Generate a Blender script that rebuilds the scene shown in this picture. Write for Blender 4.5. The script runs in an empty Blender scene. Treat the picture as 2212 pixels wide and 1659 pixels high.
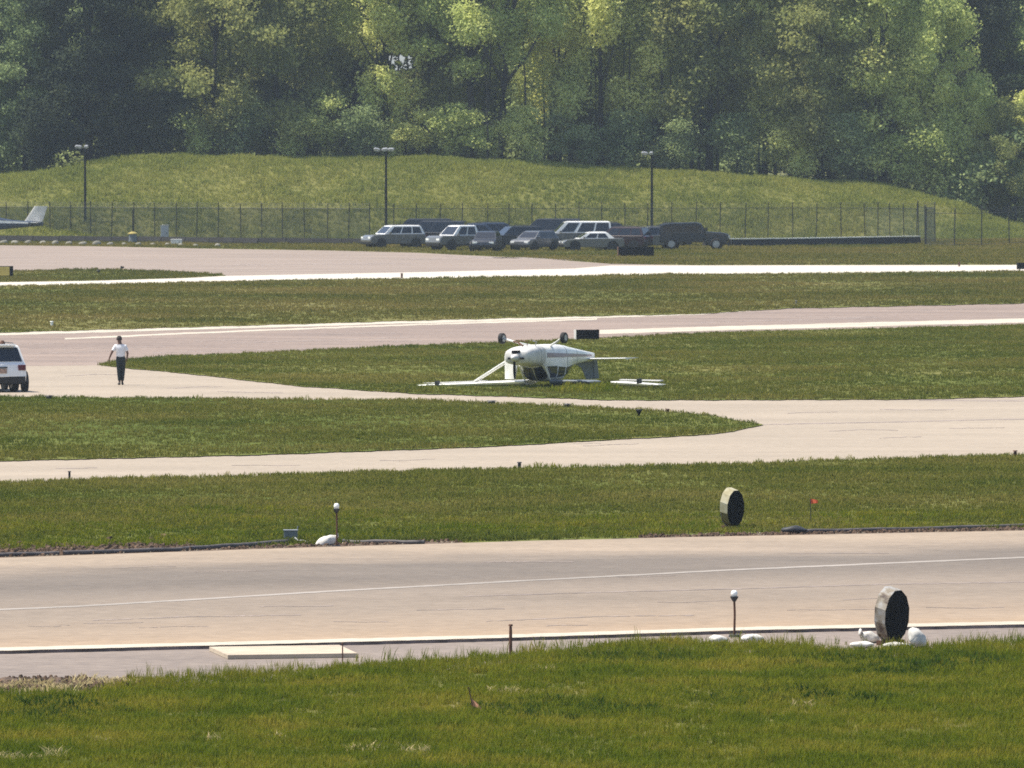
import bpy, math, random
import numpy as np
from mathutils import Vector, Matrix
from mathutils.geometry import tessellate_polygon

random.seed(11)
rng = np.random.default_rng(7)
R = math.radians
scene = bpy.context.scene
COL = scene.collection

# ------------------------------------------------------------------ camera
CAM_H = 10.1
FD = 19750.0                      # focal length in pixels of a 2212-wide photograph
CX, CY = 1106.0, 829.5
PITCH = math.atan((CY - 248.5) / FD)
cam_data = bpy.data.cameras.new('camera')
cam_data.sensor_width = 36.0
cam_data.lens = 36.0 * FD / 2212.0
cam_data.clip_start = 1.0
cam_data.clip_end = 20000.0
cam = bpy.data.objects.new('camera', cam_data)
COL.objects.link(cam)
cam.location = (0, 0, CAM_H)
cam.rotation_euler = (math.pi / 2 - PITCH, 0, 0)
cam_data.dof.use_dof = True
cam_data.dof.focus_distance = 210.0
cam_data.dof.aperture_fstop = 11.0
scene.camera = cam

# ------------------------------------------------------------------ light
SUN_EL, SUN_AZ = R(64), R(-82)     # azimuth clockwise from straight ahead
world = bpy.data.worlds.new('World')
scene.world = world
world.use_nodes = True
wn = world.node_tree
sky = wn.nodes.new('ShaderNodeTexSky')
sky.sky_type = 'NISHITA'
sky.sun_disc = False
sky.sun_elevation = SUN_EL
sky.sun_rotation = SUN_AZ
sky.air_density = 1.0
sky.dust_density = 1.5
wn.links.new(sky.outputs[0], wn.nodes['Background'].inputs[0])
wn.nodes['Background'].inputs[1].default_value = 0.105
sl = bpy.data.lights.new('sun', 'SUN')
sl.energy = 4.2
sl.angle = R(0.5)
sl.color = (1.0, 0.93, 0.80)
sun = bpy.data.objects.new('sun', sl)
COL.objects.link(sun)
sdir = Vector((math.sin(SUN_AZ) * math.cos(SUN_EL), math.cos(SUN_AZ) * math.cos(SUN_EL), math.sin(SUN_EL)))
sun.rotation_euler = sdir.to_track_quat('Z', 'Y').to_euler()
sun.location = sdir * 200

scene.view_settings.view_transform = 'Standard'
scene.view_settings.look = 'None'
scene.view_settings.gamma = 1
scene.view_settings.use_curve_mapping = False
scene.view_settings.exposure = 0.85
scene.render.engine = 'CYCLES'
scene.cycles.use_denoising = False
scene.cycles.filter_width = 1.7
scene.cycles.max_bounces = 6
scene.cycles.transparent_max_bounces = 16
scene.cycles.volume_bounces = 0

HAZE_DENSITY = 0.92e-4

# ------------------------------------------------------------------ picture <-> place
FWD = Vector((0, math.cos(PITCH), -math.sin(PITCH)))
UPV = Vector((0, math.sin(PITCH), math.cos(PITCH)))

def ray(px, py):
    return Vector((1, 0, 0)) * ((px - CX) / FD) + UPV * (-(py - CY) / FD) + FWD

def G(px, py, z=0.0):
    d = ray(px, py)
    t = (z - CAM_H) / d.z
    return Vector((d.x * t, d.y * t, z))

def at(px, py, Y):
    d = ray(px, py)
    t = Y / d.y
    return Vector((d.x * t, Y, CAM_H + d.z * t))

def curve(pts):
    xs = [p[0] for p in pts]; ys = [p[1] for p in pts]
    def f(x):
        if x <= xs[0]:
            return ys[0] + (ys[1] - ys[0]) / (xs[1] - xs[0]) * (x - xs[0]) * 0.6
        if x >= xs[-1]:
            return ys[-1] + (ys[-1] - ys[-2]) / (xs[-1] - xs[-2]) * (x - xs[-1]) * 0.6
        return float(np.interp(x, xs, ys))
    return f

# ------------------------------------------------------------------ materials
def nodes_of(name):
    m = bpy.data.materials.new(name)
    m.use_nodes = True
    nt = m.node_tree
    return m, nt, nt.nodes, nt.links, nt.nodes['Principled BSDF']

def mat(name, col, rough=0.6, metal=0.0, noise=0.15, scale=8.0, spec=0.4, coat=0.0):
    m, nt, N, L, b = nodes_of(name)
    b.inputs['Roughness'].default_value = rough
    b.inputs['Metallic'].default_value = metal
    b.inputs['Specular IOR Level'].default_value = spec
    b.inputs['Coat Weight'].default_value = coat
    if noise:
        tc = N.new('ShaderNodeTexCoord')
        n = N.new('ShaderNodeTexNoise'); n.inputs['Scale'].default_value = scale; n.inputs['Detail'].default_value = 5
        L.new(tc.outputs['Object'], n.inputs['Vector'])
        r = N.new('ShaderNodeValToRGB')
        r.color_ramp.elements[0].position = 0.3
        r.color_ramp.elements[1].position = 0.7
        r.color_ramp.elements[0].color = tuple(c * (1 - noise) for c in col) + (1,)
        r.color_ramp.elements[1].color = tuple(min(1, c * (1 + noise)) for c in col) + (1,)
        L.new(n.outputs['Fac'], r.inputs[0]); L.new(r.outputs[0], b.inputs['Base Color'])
    else:
        b.inputs['Base Color'].default_value = tuple(col) + (1,)
    return m

def leaf_mat(name, c1, c2, c3, trans=0.45, loc_scale=0.05, fine=0.0):
    """Diffuse + translucent leaves or grass; per-instance random and slow patches over the land."""
    m, nt, N, L, b = nodes_of(name)
    N.remove(b)
    out = N['Material Output']
    oi = N.new('ShaderNodeObjectInfo')
    geo = N.new('ShaderNodeNewGeometry')
    n = N.new('ShaderNodeTexNoise'); n.inputs['Scale'].default_value = loc_scale; n.inputs['Detail'].default_value = 4
    L.new(geo.outputs['Position'], n.inputs['Vector'])
    r = N.new('ShaderNodeValToRGB')
    e = r.color_ramp.elements
    e[0].position, e[0].color = 0.3, c1 + (1,)
    e[1].position, e[1].color = 0.72, c3 + (1,)
    k = e.new(0.5); k.color = c2 + (1,)
    add = N.new('ShaderNodeMath'); add.operation = 'MULTIPLY_ADD'
    L.new(oi.outputs['Random'], add.inputs[0]); add.inputs[1].default_value = 0.22
    L.new(n.outputs['Fac'], add.inputs[2])
    sub = N.new('ShaderNodeMath'); sub.operation = 'SUBTRACT'; sub.inputs[1].default_value = 0.11
    L.new(add.outputs[0], sub.inputs[0])
    fac = sub.outputs[0]
    if fine:
        n2 = N.new('ShaderNodeTexNoise'); n2.inputs['Scale'].default_value = 1.7; n2.inputs['Detail'].default_value = 2
        L.new(geo.outputs['Position'], n2.inputs['Vector'])
        a2 = N.new('ShaderNodeMath'); a2.operation = 'MULTIPLY_ADD'
        L.new(n2.outputs['Fac'], a2.inputs[0]); a2.inputs[1].default_value = fine; L.new(fac, a2.inputs[2])
        s2 = N.new('ShaderNodeMath'); s2.operation = 'SUBTRACT'; s2.inputs[1].default_value = fine / 2
        L.new(a2.outputs[0], s2.inputs[0]); fac = s2.outputs[0]
    L.new(fac, r.inputs[0])
    d = N.new('ShaderNodeBsdfDiffuse'); t = N.new('ShaderNodeBsdfTranslucent')
    mx = N.new('ShaderNodeMixShader'); mx.inputs[0].default_value = trans
    L.new(r.outputs[0], d.inputs[0]); L.new(r.outputs[0], t.inputs[0])
    L.new(d.outputs[0], mx.inputs[1]); L.new(t.outputs[0], mx.inputs[2])
    L.new(mx.outputs[0], out.inputs[0])
    return m

def turf_mat(name, c1, c2, c3):
    m, nt, N, L, b = nodes_of(name)
    geo = N.new('ShaderNodeNewGeometry')
    n = N.new('ShaderNodeTexNoise'); n.inputs['Scale'].default_value = 0.06; n.inputs['Detail'].default_value = 6
    n2 = N.new('ShaderNodeTexNoise'); n2.inputs['Scale'].default_value = 2.5; n2.inputs['Detail'].default_value = 6
    L.new(geo.outputs['Position'], n.inputs['Vector']); L.new(geo.outputs['Position'], n2.inputs['Vector'])
    a = N.new('ShaderNodeMath'); a.operation = 'MULTIPLY_ADD'; a.inputs[1].default_value = 0.6
    L.new(n2.outputs['Fac'], a.inputs[0]); L.new(n.outputs['Fac'], a.inputs[2])
    s = N.new('ShaderNodeMath'); s.operation = 'SUBTRACT'; s.inputs[1].default_value = 0.3
    L.new(a.outputs[0], s.inputs[0])
    r = N.new('ShaderNodeValToRGB'); e = r.color_ramp.elements
    e[0].position, e[0].color = 0.3, c1 + (1,)
    e[1].position, e[1].color = 0.72, c3 + (1,)
    k = e.new(0.5); k.color = c2 + (1,)
    L.new(s.outputs[0], r.inputs[0]); L.new(r.outputs[0], b.inputs['Base Color'])
    b.inputs['Roughness'].default_value = 1.0
    b.inputs['Specular IOR Level'].default_value = 0.0
    bp = N.new('ShaderNodeBump'); bp.inputs['Strength'].default_value = 0.6; bp.inputs['Distance'].default_value = 0.08
    L.new(n2.outputs['Fac'], bp.inputs['Height']); L.new(bp.outputs[0], b.inputs['Normal'])
    return m

def concrete_mat(name, ca, cb, rough=0.75, spec=0.35, stops=None, streak=0.7):
    """Concrete with streaks and blotches; stops = wear ramp across the strip (UV v) as (pos, factor)."""
    m, nt, N, L, b = nodes_of(name)
    geo = N.new('ShaderNodeNewGeometry')
    mp = N.new('ShaderNodeMapping'); mp.inputs['Scale'].default_value = (0.09, 0.22, 1)
    L.new(geo.outputs['Position'], mp.inputs['Vector'])
    n = N.new('ShaderNodeTexNoise'); n.inputs['Scale'].default_value = 1.0; n.inputs['Detail'].default_value = 8; n.inputs['Roughness'].default_value = 0.62
    L.new(mp.outputs[0], n.inputs['Vector'])
    n2 = N.new('ShaderNodeTexNoise'); n2.inputs['Scale'].default_value = 3.0; n2.inputs['Detail'].default_value = 4
    L.new(geo.outputs['Position'], n2.inputs['Vector'])
    mixf = N.new('ShaderNodeMath'); mixf.operation = 'MULTIPLY_ADD'; mixf.inputs[1].default_value = streak
    L.new(n2.outputs['Fac'], mixf.inputs[0]); L.new(n.outputs['Fac'], mixf.inputs[2])
    s = N.new('ShaderNodeMath'); s.operation = 'SUBTRACT'; s.inputs[1].default_value = streak / 2
    L.new(mixf.outputs[0], s.inputs[0])
    r = N.new('ShaderNodeValToRGB'); e = r.color_ramp.elements
    e[0].position, e[0].color = 0.28, ca + (1,)
    e[1].position, e[1].color = 0.72, cb + (1,)
    L.new(s.outputs[0], r.inputs[0])
    colour = r.outputs[0]
    if stops:
        uv = N.new('ShaderNodeUVMap')
        sep = N.new('ShaderNodeSeparateXYZ'); L.new(uv.outputs[0], sep.inputs[0])
        wob = N.new('ShaderNodeMath'); wob.operation = 'MULTIPLY_ADD'; wob.inputs[1].default_value = 0.22
        L.new(n.outputs['Fac'], wob.inputs[0]); L.new(sep.outputs[1], wob.inputs[2])
        w2 = N.new('ShaderNodeMath'); w2.operation = 'SUBTRACT'; w2.inputs[1].default_value = 0.11
        L.new(wob.outputs[0], w2.inputs[0])
        rr = N.new('ShaderNodeValToRGB'); ee = rr.color_ramp.elements
        ee[0].position, ee[1].position = stops[0][0], stops[-1][0]
        ee[0].color = tuple(stops[0][1]) + (1,); ee[1].color = tuple(stops[-1][1]) + (1,)
        for p, c in stops[1:-1]:
            k = ee.new(p); k.color = tuple(c) + (1,)
        L.new(w2.outputs[0], rr.inputs[0])
        mu = N.new('ShaderNodeMixRGB'); mu.blend_type = 'MULTIPLY'; mu.inputs[0].default_value = 1
        L.new(colour, mu.inputs[1]); L.new(rr.outputs[0], mu.inputs[2]); colour = mu.outputs[0]
    L.new(colour, b.inputs['Base Color'])
    b.inputs['Roughness'].default_value = rough
    b.inputs['Specular IOR Level'].default_value = spec
    bp = N.new('ShaderNodeBump'); bp.inputs['Strength'].default_value = 0.4; bp.inputs['Distance'].default_value = 0.04
    L.new(n2.outputs['Fac'], bp.inputs['Height']); L.new(bp.outputs[0], b.inputs['Normal'])
    return m

M = {}
M['turf'] = turf_mat('turf', (0.072, 0.094, 0.025), (0.104, 0.119, 0.034), (0.153, 0.144, 0.054))
M['turf_far'] = turf_mat('turf_far', (0.085, 0.099, 0.031), (0.122, 0.124, 0.043), (0.170, 0.150, 0.065))
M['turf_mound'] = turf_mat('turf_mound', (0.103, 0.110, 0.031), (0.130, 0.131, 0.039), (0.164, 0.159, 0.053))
M['grass_near'] = leaf_mat('grass_near', (0.097, 0.136, 0.012), (0.164, 0.184, 0.017), (0.279, 0.241, 0.035), 0.42, 0.35)
M['grass_mid'] = leaf_mat('grass_mid', (0.094, 0.120, 0.019), (0.153, 0.156, 0.030), (0.234, 0.203, 0.054), 0.4, 0.09)
M['grass_far'] = leaf_mat('grass_far', (0.110, 0.121, 0.024), (0.179, 0.161, 0.038), (0.257, 0.205, 0.065), 0.4, 0.06)
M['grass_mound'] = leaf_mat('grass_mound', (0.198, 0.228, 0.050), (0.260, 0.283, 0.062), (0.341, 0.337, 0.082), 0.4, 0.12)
M['grass_dry'] = leaf_mat('grass_dry', (.40, .33, .16), (.52, .43, .22), (.62, .52, .30), 0.35, 0.5)
M['grass_dark'] = leaf_mat('grass_dark', (.030, .060, .010), (.045, .080, .012), (.070, .10, .018), 0.35, 0.4)
M['leaf_pale'] = leaf_mat('leaf_pale', (0.232, 0.267, 0.092), (0.304, 0.325, 0.112), (0.384, 0.383, 0.140), 0.42, 0.16, 0.3)
M['leaf_mid'] = leaf_mat('leaf_mid', (0.433, 0.504, 0.167), (0.564, 0.618, 0.215), (0.757, 0.756, 0.265), 0.4, 0.16, 0.3)
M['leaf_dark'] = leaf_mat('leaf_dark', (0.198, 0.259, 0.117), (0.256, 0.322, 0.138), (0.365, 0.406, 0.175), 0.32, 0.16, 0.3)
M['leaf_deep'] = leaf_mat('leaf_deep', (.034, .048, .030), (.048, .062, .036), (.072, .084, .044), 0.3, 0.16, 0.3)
M['bark'] = mat('bark', (0.027, 0.023, 0.018), 0.95, noise=.4, scale=3)
M['runway'] = concrete_mat('runway_concrete', (0.210, 0.170, 0.133), (0.297, 0.241, 0.188), 0.8, 0.3,
    stops=[(0.0, (1.30, 1.16, .98)), (0.09, (1.08, 1.0, .90)), (.3, (.84, .82, .80)), (.46, (.78, .77, .77)), (.60, (.56, .565, .585)), (.74, (.55, .555, .575)), (.86, (1.0, .97, .93)), (1.0, (1.12, 1.08, 1.0))])
M['shoulder'] = concrete_mat('shoulder_concrete', (0.149, 0.122, 0.107), (0.242, 0.198, 0.167), 0.85, 0.25)
M['taxiway'] = concrete_mat('taxiway_concrete', (0.257, 0.213, 0.164), (0.338, 0.280, 0.216), 0.8, 0.3)
M['far_runway'] = concrete_mat('far_runway_concrete', (0.157, 0.119, 0.101), (0.269, 0.204, 0.166), 0.8, 0.3)
M['apron'] = concrete_mat('apron_concrete', (0.193, 0.153, 0.127), (0.275, 0.217, 0.178), 0.8, 0.3)
M['slab_concrete'] = concrete_mat('slab_concrete', (0.351, 0.286, 0.215), (0.494, 0.416, 0.319), 0.8, 0.3)
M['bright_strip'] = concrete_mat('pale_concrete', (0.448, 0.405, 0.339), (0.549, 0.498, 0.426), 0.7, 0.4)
M['white_paint_and_glare'] = concrete_mat('white_marking_and_glare', (0.392, 0.342, 0.263), (0.515, 0.459, 0.364), 0.6, 0.4)  # also colours the glare band on the far runway edge
M['faint_paint'] = concrete_mat('faint_marking', (.25, .22, .19), (.33, .29, .255), 0.7, 0.3)
M['seal'] = mat('crack_seal', (0.240, 0.195, 0.173), 0.9, noise=.35, scale=1.2)
M['lip'] = mat('slab_edge', (0.144, 0.112, 0.104), 0.95, noise=.4, scale=3)
M['dirt'] = mat('dirt', (.095, .060, .038), 1.0, noise=.5, scale=6)
M['gravel'] = mat('gravel', (.25, .21, .15), 0.95, noise=.4, scale=9)
M['pipe'] = mat('weathered_pipe', (.085, .075, .075), 0.7, noise=.4, scale=6)
M['white'] = mat('white_aircraft_paint', (.74, .73, .69), 0.35, noise=.13, scale=2.6, coat=.2)
M['white_darkened'] = mat('darkened_white_paint', (.54, .53, .51), 0.5, noise=.18, scale=3)  # white darkened to put the cowling's shade into the colour
M['car_white'] = mat('white_car_paint', (.74, .74, .73), 0.3, noise=.03, scale=2, coat=.4)
M['car_white_shaded'] = mat('shaded_white_car_paint', (0.123, 0.124, 0.124), 0.22, noise=.03, scale=2, coat=.5)  # white car paint darkened, shade of the sides put into the colour
M['car_silver'] = mat('silver_car_paint', (0.108, 0.112, 0.121), 0.3, 0.5, noise=.04, scale=2, coat=.3)
M['car_dark'] = mat('dark_car_paint', (.02, .024, .034), 0.3, noise=.08, scale=2, coat=.3)
M['car_blue'] = mat('blue_car_paint', (.03, .045, .08), 0.3, noise=.08, scale=2, coat=.3)
M['car_red'] = mat('maroon_car_paint', (.032, .016, .017), 0.3, noise=.08, scale=2, coat=.3)
M['glass'] = mat('dark_glass', (.012, .015, .022), 0.08, noise=0, spec=.6)
M['black'] = mat('black_plastic', (.012, .012, .014), 0.6, noise=.2, scale=5)
M['matt_black'] = mat('matt_black', (.006, .006, .007), 0.9, noise=.2, scale=5, spec=.1)
M['tyre'] = mat('tyre_rubber', (.016, .015, .016), 0.85, noise=.2, scale=10)
M['metal'] = mat('grey_metal', (.33, .34, .36), 0.45, 0.5, noise=.15, scale=5)
M['dark_metal'] = mat('dark_metal', (.035, .037, .042), 0.6, 0.2, noise=.25, scale=4)
M['rust'] = mat('rusty_steel', (.10, .045, .028), 0.85, noise=.4, scale=9)
M['red_lens'] = mat('red_lens', (0.096, 0.011, 0.022), 0.2, noise=0)
M['plate'] = mat('plate', (.33, .22, .17), 0.5, noise=.5, scale=14)
M['bag'] = mat('white_sandbag', (.58, .56, .52), 0.9, noise=.25, scale=6)
M['stone'] = mat('pale_stone', (0.209, 0.200, 0.164), 0.95, noise=.25, scale=3)
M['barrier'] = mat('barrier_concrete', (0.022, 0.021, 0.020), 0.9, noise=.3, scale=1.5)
M['barrier_cap'] = mat('white_rail', (.70, .69, .66), 0.6, noise=.15, scale=2)
M['sign_yellow'] = mat('yellow_panel', (.34, .27, .07), 0.6, noise=.2, scale=3)
M['skin'] = mat('skin', (.11, .055, .038), 0.55, noise=.1, scale=9)
M['hair'] = mat('dark_hair', (.014, .010, .009), 0.8, noise=.2, scale=20)
M['shirt'] = mat('white_shirt', (.74, .74, .76), 0.85, noise=.07, scale=6)
M['trousers'] = mat('dark_trousers', (.016, .024, .026), 0.9, noise=.2, scale=6)
M['shoe'] = mat('black_shoe', (.01, .009, .009), 0.5, noise=.1)
M['orange'] = mat('orange_cloth', (.75, .14, .06), 0.8, noise=.15, scale=10)
M['pale_orange'] = mat('faded_orange_cloth', (.58, .30, .18), 0.85, noise=.25, scale=10)
M['box_grey'] = mat('grey_box_paint', (.13, .15, .17), 0.6, noise=.2, scale=5)
M['cabinet'] = mat('pale_cabinet_paint', (.36, .38, .38), 0.6, noise=.1, scale=3)
M['mauve_shade'] = mat('mauve_shade', (.26, .20, .22), 0.4, noise=.1)  # shade on the white fuselage side, put into a colour
M['blue_stripe'] = mat('dark_blue_stripe', (.018, .03, .07), 0.4, noise=.05)
M['lens_white'] = mat('frosted_lens', (.86, .87, .85), 0.25, noise=.03)

def drum_mat(name, ca, cb, cc):
    m, nt, N, L, b = nodes_of(name)
    tc = N.new('ShaderNodeTexCoord')
    n = N.new('ShaderNodeTexNoise'); n.inputs['Scale'].default_value = 3.2; n.inputs['Detail'].default_value = 6; n.inputs['Roughness'].default_value = .6
    L.new(tc.outputs['Object'], n.inputs['Vector'])
    r = N.new('ShaderNodeValToRGB'); e = r.color_ramp.elements
    e[0].position, e[0].color = .38, ca + (1,); e[1].position, e[1].color = .6, cc + (1,)
    k = e.new(.47); k.color = cb + (1,)
    L.new(n.outputs['Fac'], r.inputs[0]); L.new(r.outputs[0], b.inputs['Base Color'])
    b.inputs['Roughness'].default_value = .7
    return m
M['drum_old'] = drum_mat('weathered_white_panel', (0.073, 0.048, 0.039), (0.236, 0.197, 0.146), (0.370, 0.365, 0.360))
M['drum_yellow'] = drum_mat('cream_panel', (0.300, 0.264, 0.150), (0.372, 0.336, 0.216), (0.396, 0.372, 0.276))
M['drum_brown'] = drum_mat('ochre_panel', (.13, .105, .05), (.18, .14, .06), (.24, .18, .08))

# fence cloth: a woven screen one can see through
def screen_mat(name, col, alpha):
    m, nt, N, L, b = nodes_of(name)
    N.remove(b)
    d = N.new('ShaderNodeBsdfDiffuse'); d.inputs[0].default_value = col + (1,)
    t = N.new('ShaderNodeBsdfTransparent')
    geo = N.new('ShaderNodeNewGeometry')
    n = N.new('ShaderNodeTexNoise'); n.inputs['Scale'].default_value = .8; n.inputs['Detail'].default_value = 4
    L.new(geo.outputs['Position'], n.inputs['Vector'])
    ma = N.new('ShaderNodeMapRange'); ma.inputs[1].default_value = .3; ma.inputs[2].default_value = .7
    ma.inputs[3].default_value = alpha * .8; ma.inputs[4].default_value = min(1, alpha * 1.2)
    L.new(n.outputs['Fac'], ma.inputs[0])
    mx = N.new('ShaderNodeMixShader')
    L.new(ma.outputs[0], mx.inputs[0]); L.new(t.outputs[0], mx.inputs[1]); L.new(d.outputs[0], mx.inputs[2])
    L.new(mx.outputs[0], N['Material Output'].inputs[0])
    return m
M['screen'] = screen_mat('green_mesh_screen', (.06, .075, .07), .52)
M['screen_light'] = screen_mat('light_mesh_screen', (.055, .07, .07), .42)
M['chain'] = screen_mat('chain_link', (.11, .12, .11), .30)
M['chain_open'] = screen_mat('open_chain_link', (.10, .11, .10), .12)

# ------------------------------------------------------------------ mesh helpers
class MB:
    def __init__(s):
        s.v = []; s.f = []
    def add(s, vs, fs):
        o = len(s.v)
        s.v += [tuple(p) for p in vs]
        s.f += [tuple(i + o for i in f) for f in fs]
        return s
    def box(s, c, d, rot=None):
        hx, hy, hz = d[0] / 2, d[1] / 2, d[2] / 2
        vs = [Vector((x * hx, y * hy, z * hz)) for x in (-1, 1) for y in (-1, 1) for z in (-1, 1)]
        if rot is not None: vs = [rot @ p for p in vs]
        vs = [p + Vector(c) for p in vs]
        return s.add(vs, [(0, 1, 3, 2), (4, 6, 7, 5), (0, 4, 5, 1), (2, 3, 7, 6), (0, 2, 6, 4), (1, 5, 7, 3)])
    def tube(s, pts, r, n=8, cap=True):
        pts = [Vector(p) for p in pts]
        rs = r if isinstance(r, (list, tuple)) else [r] * len(pts)
        rings = []
        for i, p in enumerate(pts):
            t = (pts[min(i + 1, len(pts) - 1)] - pts[max(i - 1, 0)]).normalized()
            a = t.cross(Vector((0, 0, 1)))
            if a.length < .05: a = t.cross(Vector((1, 0, 0)))
            a.normalize(); b = t.cross(a).normalized()
            rings.append([p + (a * math.cos(k * 2 * math.pi / n) + b * math.sin(k * 2 * math.pi / n)) * rs[i] for k in range(n)])
        return s.loft(rings, cap)
    def loft(s, rings, cap=True, closed=True):
        n = len(rings[0]); vs = [p for r in rings for p in r]; fs = []
        for i in range(len(rings) - 1):
            for k in range(n if closed else n - 1):
                a, b = i * n + k, i * n + (k + 1) % n
                fs.append((a, b, b + n, a + n))
        if cap:
            fs.append(tuple(reversed(range(n)))); fs.append(tuple((len(rings) - 1) * n + k for k in range(n)))
        return s.add(vs, fs)
    def prism(s, prof, y0, y1):
        """profile in (x, z), extruded along y"""
        n = len(prof)
        vs = [(p[0], y0, p[1]) for p in prof] + [(p[0], y1, p[1]) for p in prof]
        fs = [(k, (k + 1) % n, (k + 1) % n + n, k + n) for k in range(n)] + [tuple(reversed(range(n))), tuple(range(n, 2 * n))]
        return s.add(vs, fs)
    def build(s, name, m, parent=None, smooth=False, bevel=0, fixn=True):
        me = bpy.data.meshes.new(name)
        me.from_pydata(s.v, [], s.f)
        if fixn or bevel:
            import bmesh
            bm = bmesh.new(); bm.from_mesh(me)
            if bevel:
                bmesh.ops.bevel(bm, geom=bm.edges[:], offset=bevel, segments=2, affect='EDGES', profile=.6)
            bmesh.ops.recalc_face_normals(bm, faces=bm.faces)
            bm.to_mesh(me); bm.free()
        if smooth:
            me.polygons.foreach_set('use_smooth', [True] * len(me.polygons))
        me.materials.append(M[m] if isinstance(m, str) else m)
        o = bpy.data.objects.new(name, me)
        COL.objects.link(o)
        if parent is not None: o.parent = parent
        return o

def tag(o, label=None, cat=None, group=None, kind=None):
    if label: o['label'] = label
    if cat: o['category'] = cat
    if group: o['group'] = group
    if kind: o['kind'] = kind
    return o

def thing(name, label, cat, loc=(0, 0, 0), rotz=0.0, group=None):
    o = bpy.data.objects.new(name, None)
    o.empty_display_size = .3
    COL.objects.link(o)
    o.location = loc; o.rotation_euler = (0, 0, rotz)
    return tag(o, label, cat, group)

def kids(o):
    return [c for c in bpy.data.objects if c.parent == o]

def copy_tree(o, parent=None):
    c = o.copy(); COL.objects.link(c)
    if parent is not None: c.parent = parent
    for ch in kids(o): copy_tree(ch, c)
    return c

def place_copy(src, loc, rotz, label, scale=None):
    c = copy_tree(src)
    c.location = loc; c.rotation_euler = (0, 0, rotz)
    if scale: c.scale = (scale,) * 3
    c['label'] = label
    return c

def sheet(name, pts, m, z):
    """flat polygon given by ground points (x, y)"""
    vs = [Vector((p[0], p[1], z)) for p in pts]
    tris = tessellate_polygon([vs])
    me = bpy.data.meshes.new(name)
    fs = []
    for t in tris:
        a, b, c = (vs[i] for i in t)
        fs.append(t if (b - a).cross(c - a).z > 0 else t[::-1])
    me.from_pydata([tuple(v) for v in vs], [], fs)
    me.materials.append(M[m])
    o = bpy.data.objects.new(name, me); COL.objects.link(o)
    return tag(o, kind='structure')

X0, X1 = -700, 2900
def xs_range(x0=X0, x1=X1, step=20):
    n = max(2, int((x1 - x0) / step) + 1)
    return [x0 + (x1 - x0) * i / (n - 1) for i in range(n)]

def strip(name, low, up, m, z, x0=X0, x1=X1, rows=10, jit=0.0, lip=None, kind='structure', step=20):
    """a sheet between two outlines of the photograph laid on the ground at height z, with UV v running from near to far"""
    xs = xs_range(x0, x1, step)
    P = []
    for x in xs:
        a = G(x, low(x) + random.uniform(-jit, jit), z); b = G(x, up(x) + random.uniform(-jit, jit), z)
        P.append([a.lerp(b, k / rows) for k in range(rows + 1)])
    vs = [tuple(p) for c in P for p in c]
    n = rows + 1
    fs = [(i * n + k, (i + 1) * n + k, (i + 1) * n + k + 1, i * n + k + 1) for i in range(len(xs) - 1) for k in range(rows)]
    me = bpy.data.meshes.new(name)
    me.from_pydata(vs, [], fs)
    uv = me.uv_layers.new(name='UVMap')
    for poly in me.polygons:
        for li in poly.loop_indices:
            vi = me.loops[li].vertex_index
            uv.data[li].uv = (vi // n / len(xs), (vi % n) / rows)
    me.materials.append(M[m])
    o = bpy.data.objects.new(name, me); COL.objects.link(o)
    return tag(o, kind=kind)

# ------------------------------------------------------------------ outlines read off the photograph
FG_TOP = curve([(0, 1474), (290, 1471), (400, 1465), (700, 1446), (1000, 1428), (1200, 1408), (1330, 1392), (1500, 1388), (1700, 1397), (1850, 1405), (2000, 1401), (2212, 1386)])
RW_NEAR = curve([(0, 1406), (560, 1392), (1100, 1378), (1600, 1362), (2212, 1349)])
RW_FAR = curve([(0, 1205), (560, 1186), (1150, 1168), (1500, 1160), (2212, 1146)])
B_LOW = curve([(0, 1043), (560, 1028), (1100, 1012), (1560, 1005), (1750, 995), (2212, 986)])
D_BOT = curve([(0, 995), (560, 982), (900, 970), (1100, 962), (1300, 950), (1500, 940), (1580, 932), (1648, 917)])
D_TOP = curve([(0, 857), (150, 858), (500, 861), (700, 864), (900, 864), (1060, 871), (1250, 878), (1380, 885), (1500, 893), (1560, 902), (1648, 917)])
C_LOW = curve([(212, 788), (300, 797), (400, 806), (640, 833), (900, 850), (1100, 856), (1330, 864), (1700, 863), (1980, 862), (2212, 856)])
C_TOP = curve([(212, 788), (250, 780), (330, 772), (400, 768), (600, 760), (900, 746), (1000, 743), (1290, 731), (1600, 716), (2212, 702)])
EF = curve([(0, 791), (215, 789), (400, 787), (2212, 775)])
F_UP = curve([(0, 718), (560, 702), (900, 692), (1250, 683), (1500, 678), (1700, 666), (2212, 655)])
G_UP = curve([(0, 617), (300, 612), (600, 605), (1200, 597), (1700, 590), (2212, 586)])
H_UP = curve([(0, 530), (200, 532), (440, 537), (700, 541), (900, 546), (1000, 551), (1150, 558), (1240, 564), (1320, 570), (1500, 573), (2212, 572)])
BR_UP = curve([(0, 607), (200, 604), (490, 596), (900, 588), (1240, 580), (1320, 573.5), (1500, 573.5), (2212, 572.5)])
I_TOP = curve([(0, 588), (50, 585), (200, 582), (330, 585), (420, 589), (490, 595)])
I_BOT = curve([(0, 609), (200, 606), (400, 600), (490, 595)])

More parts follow.
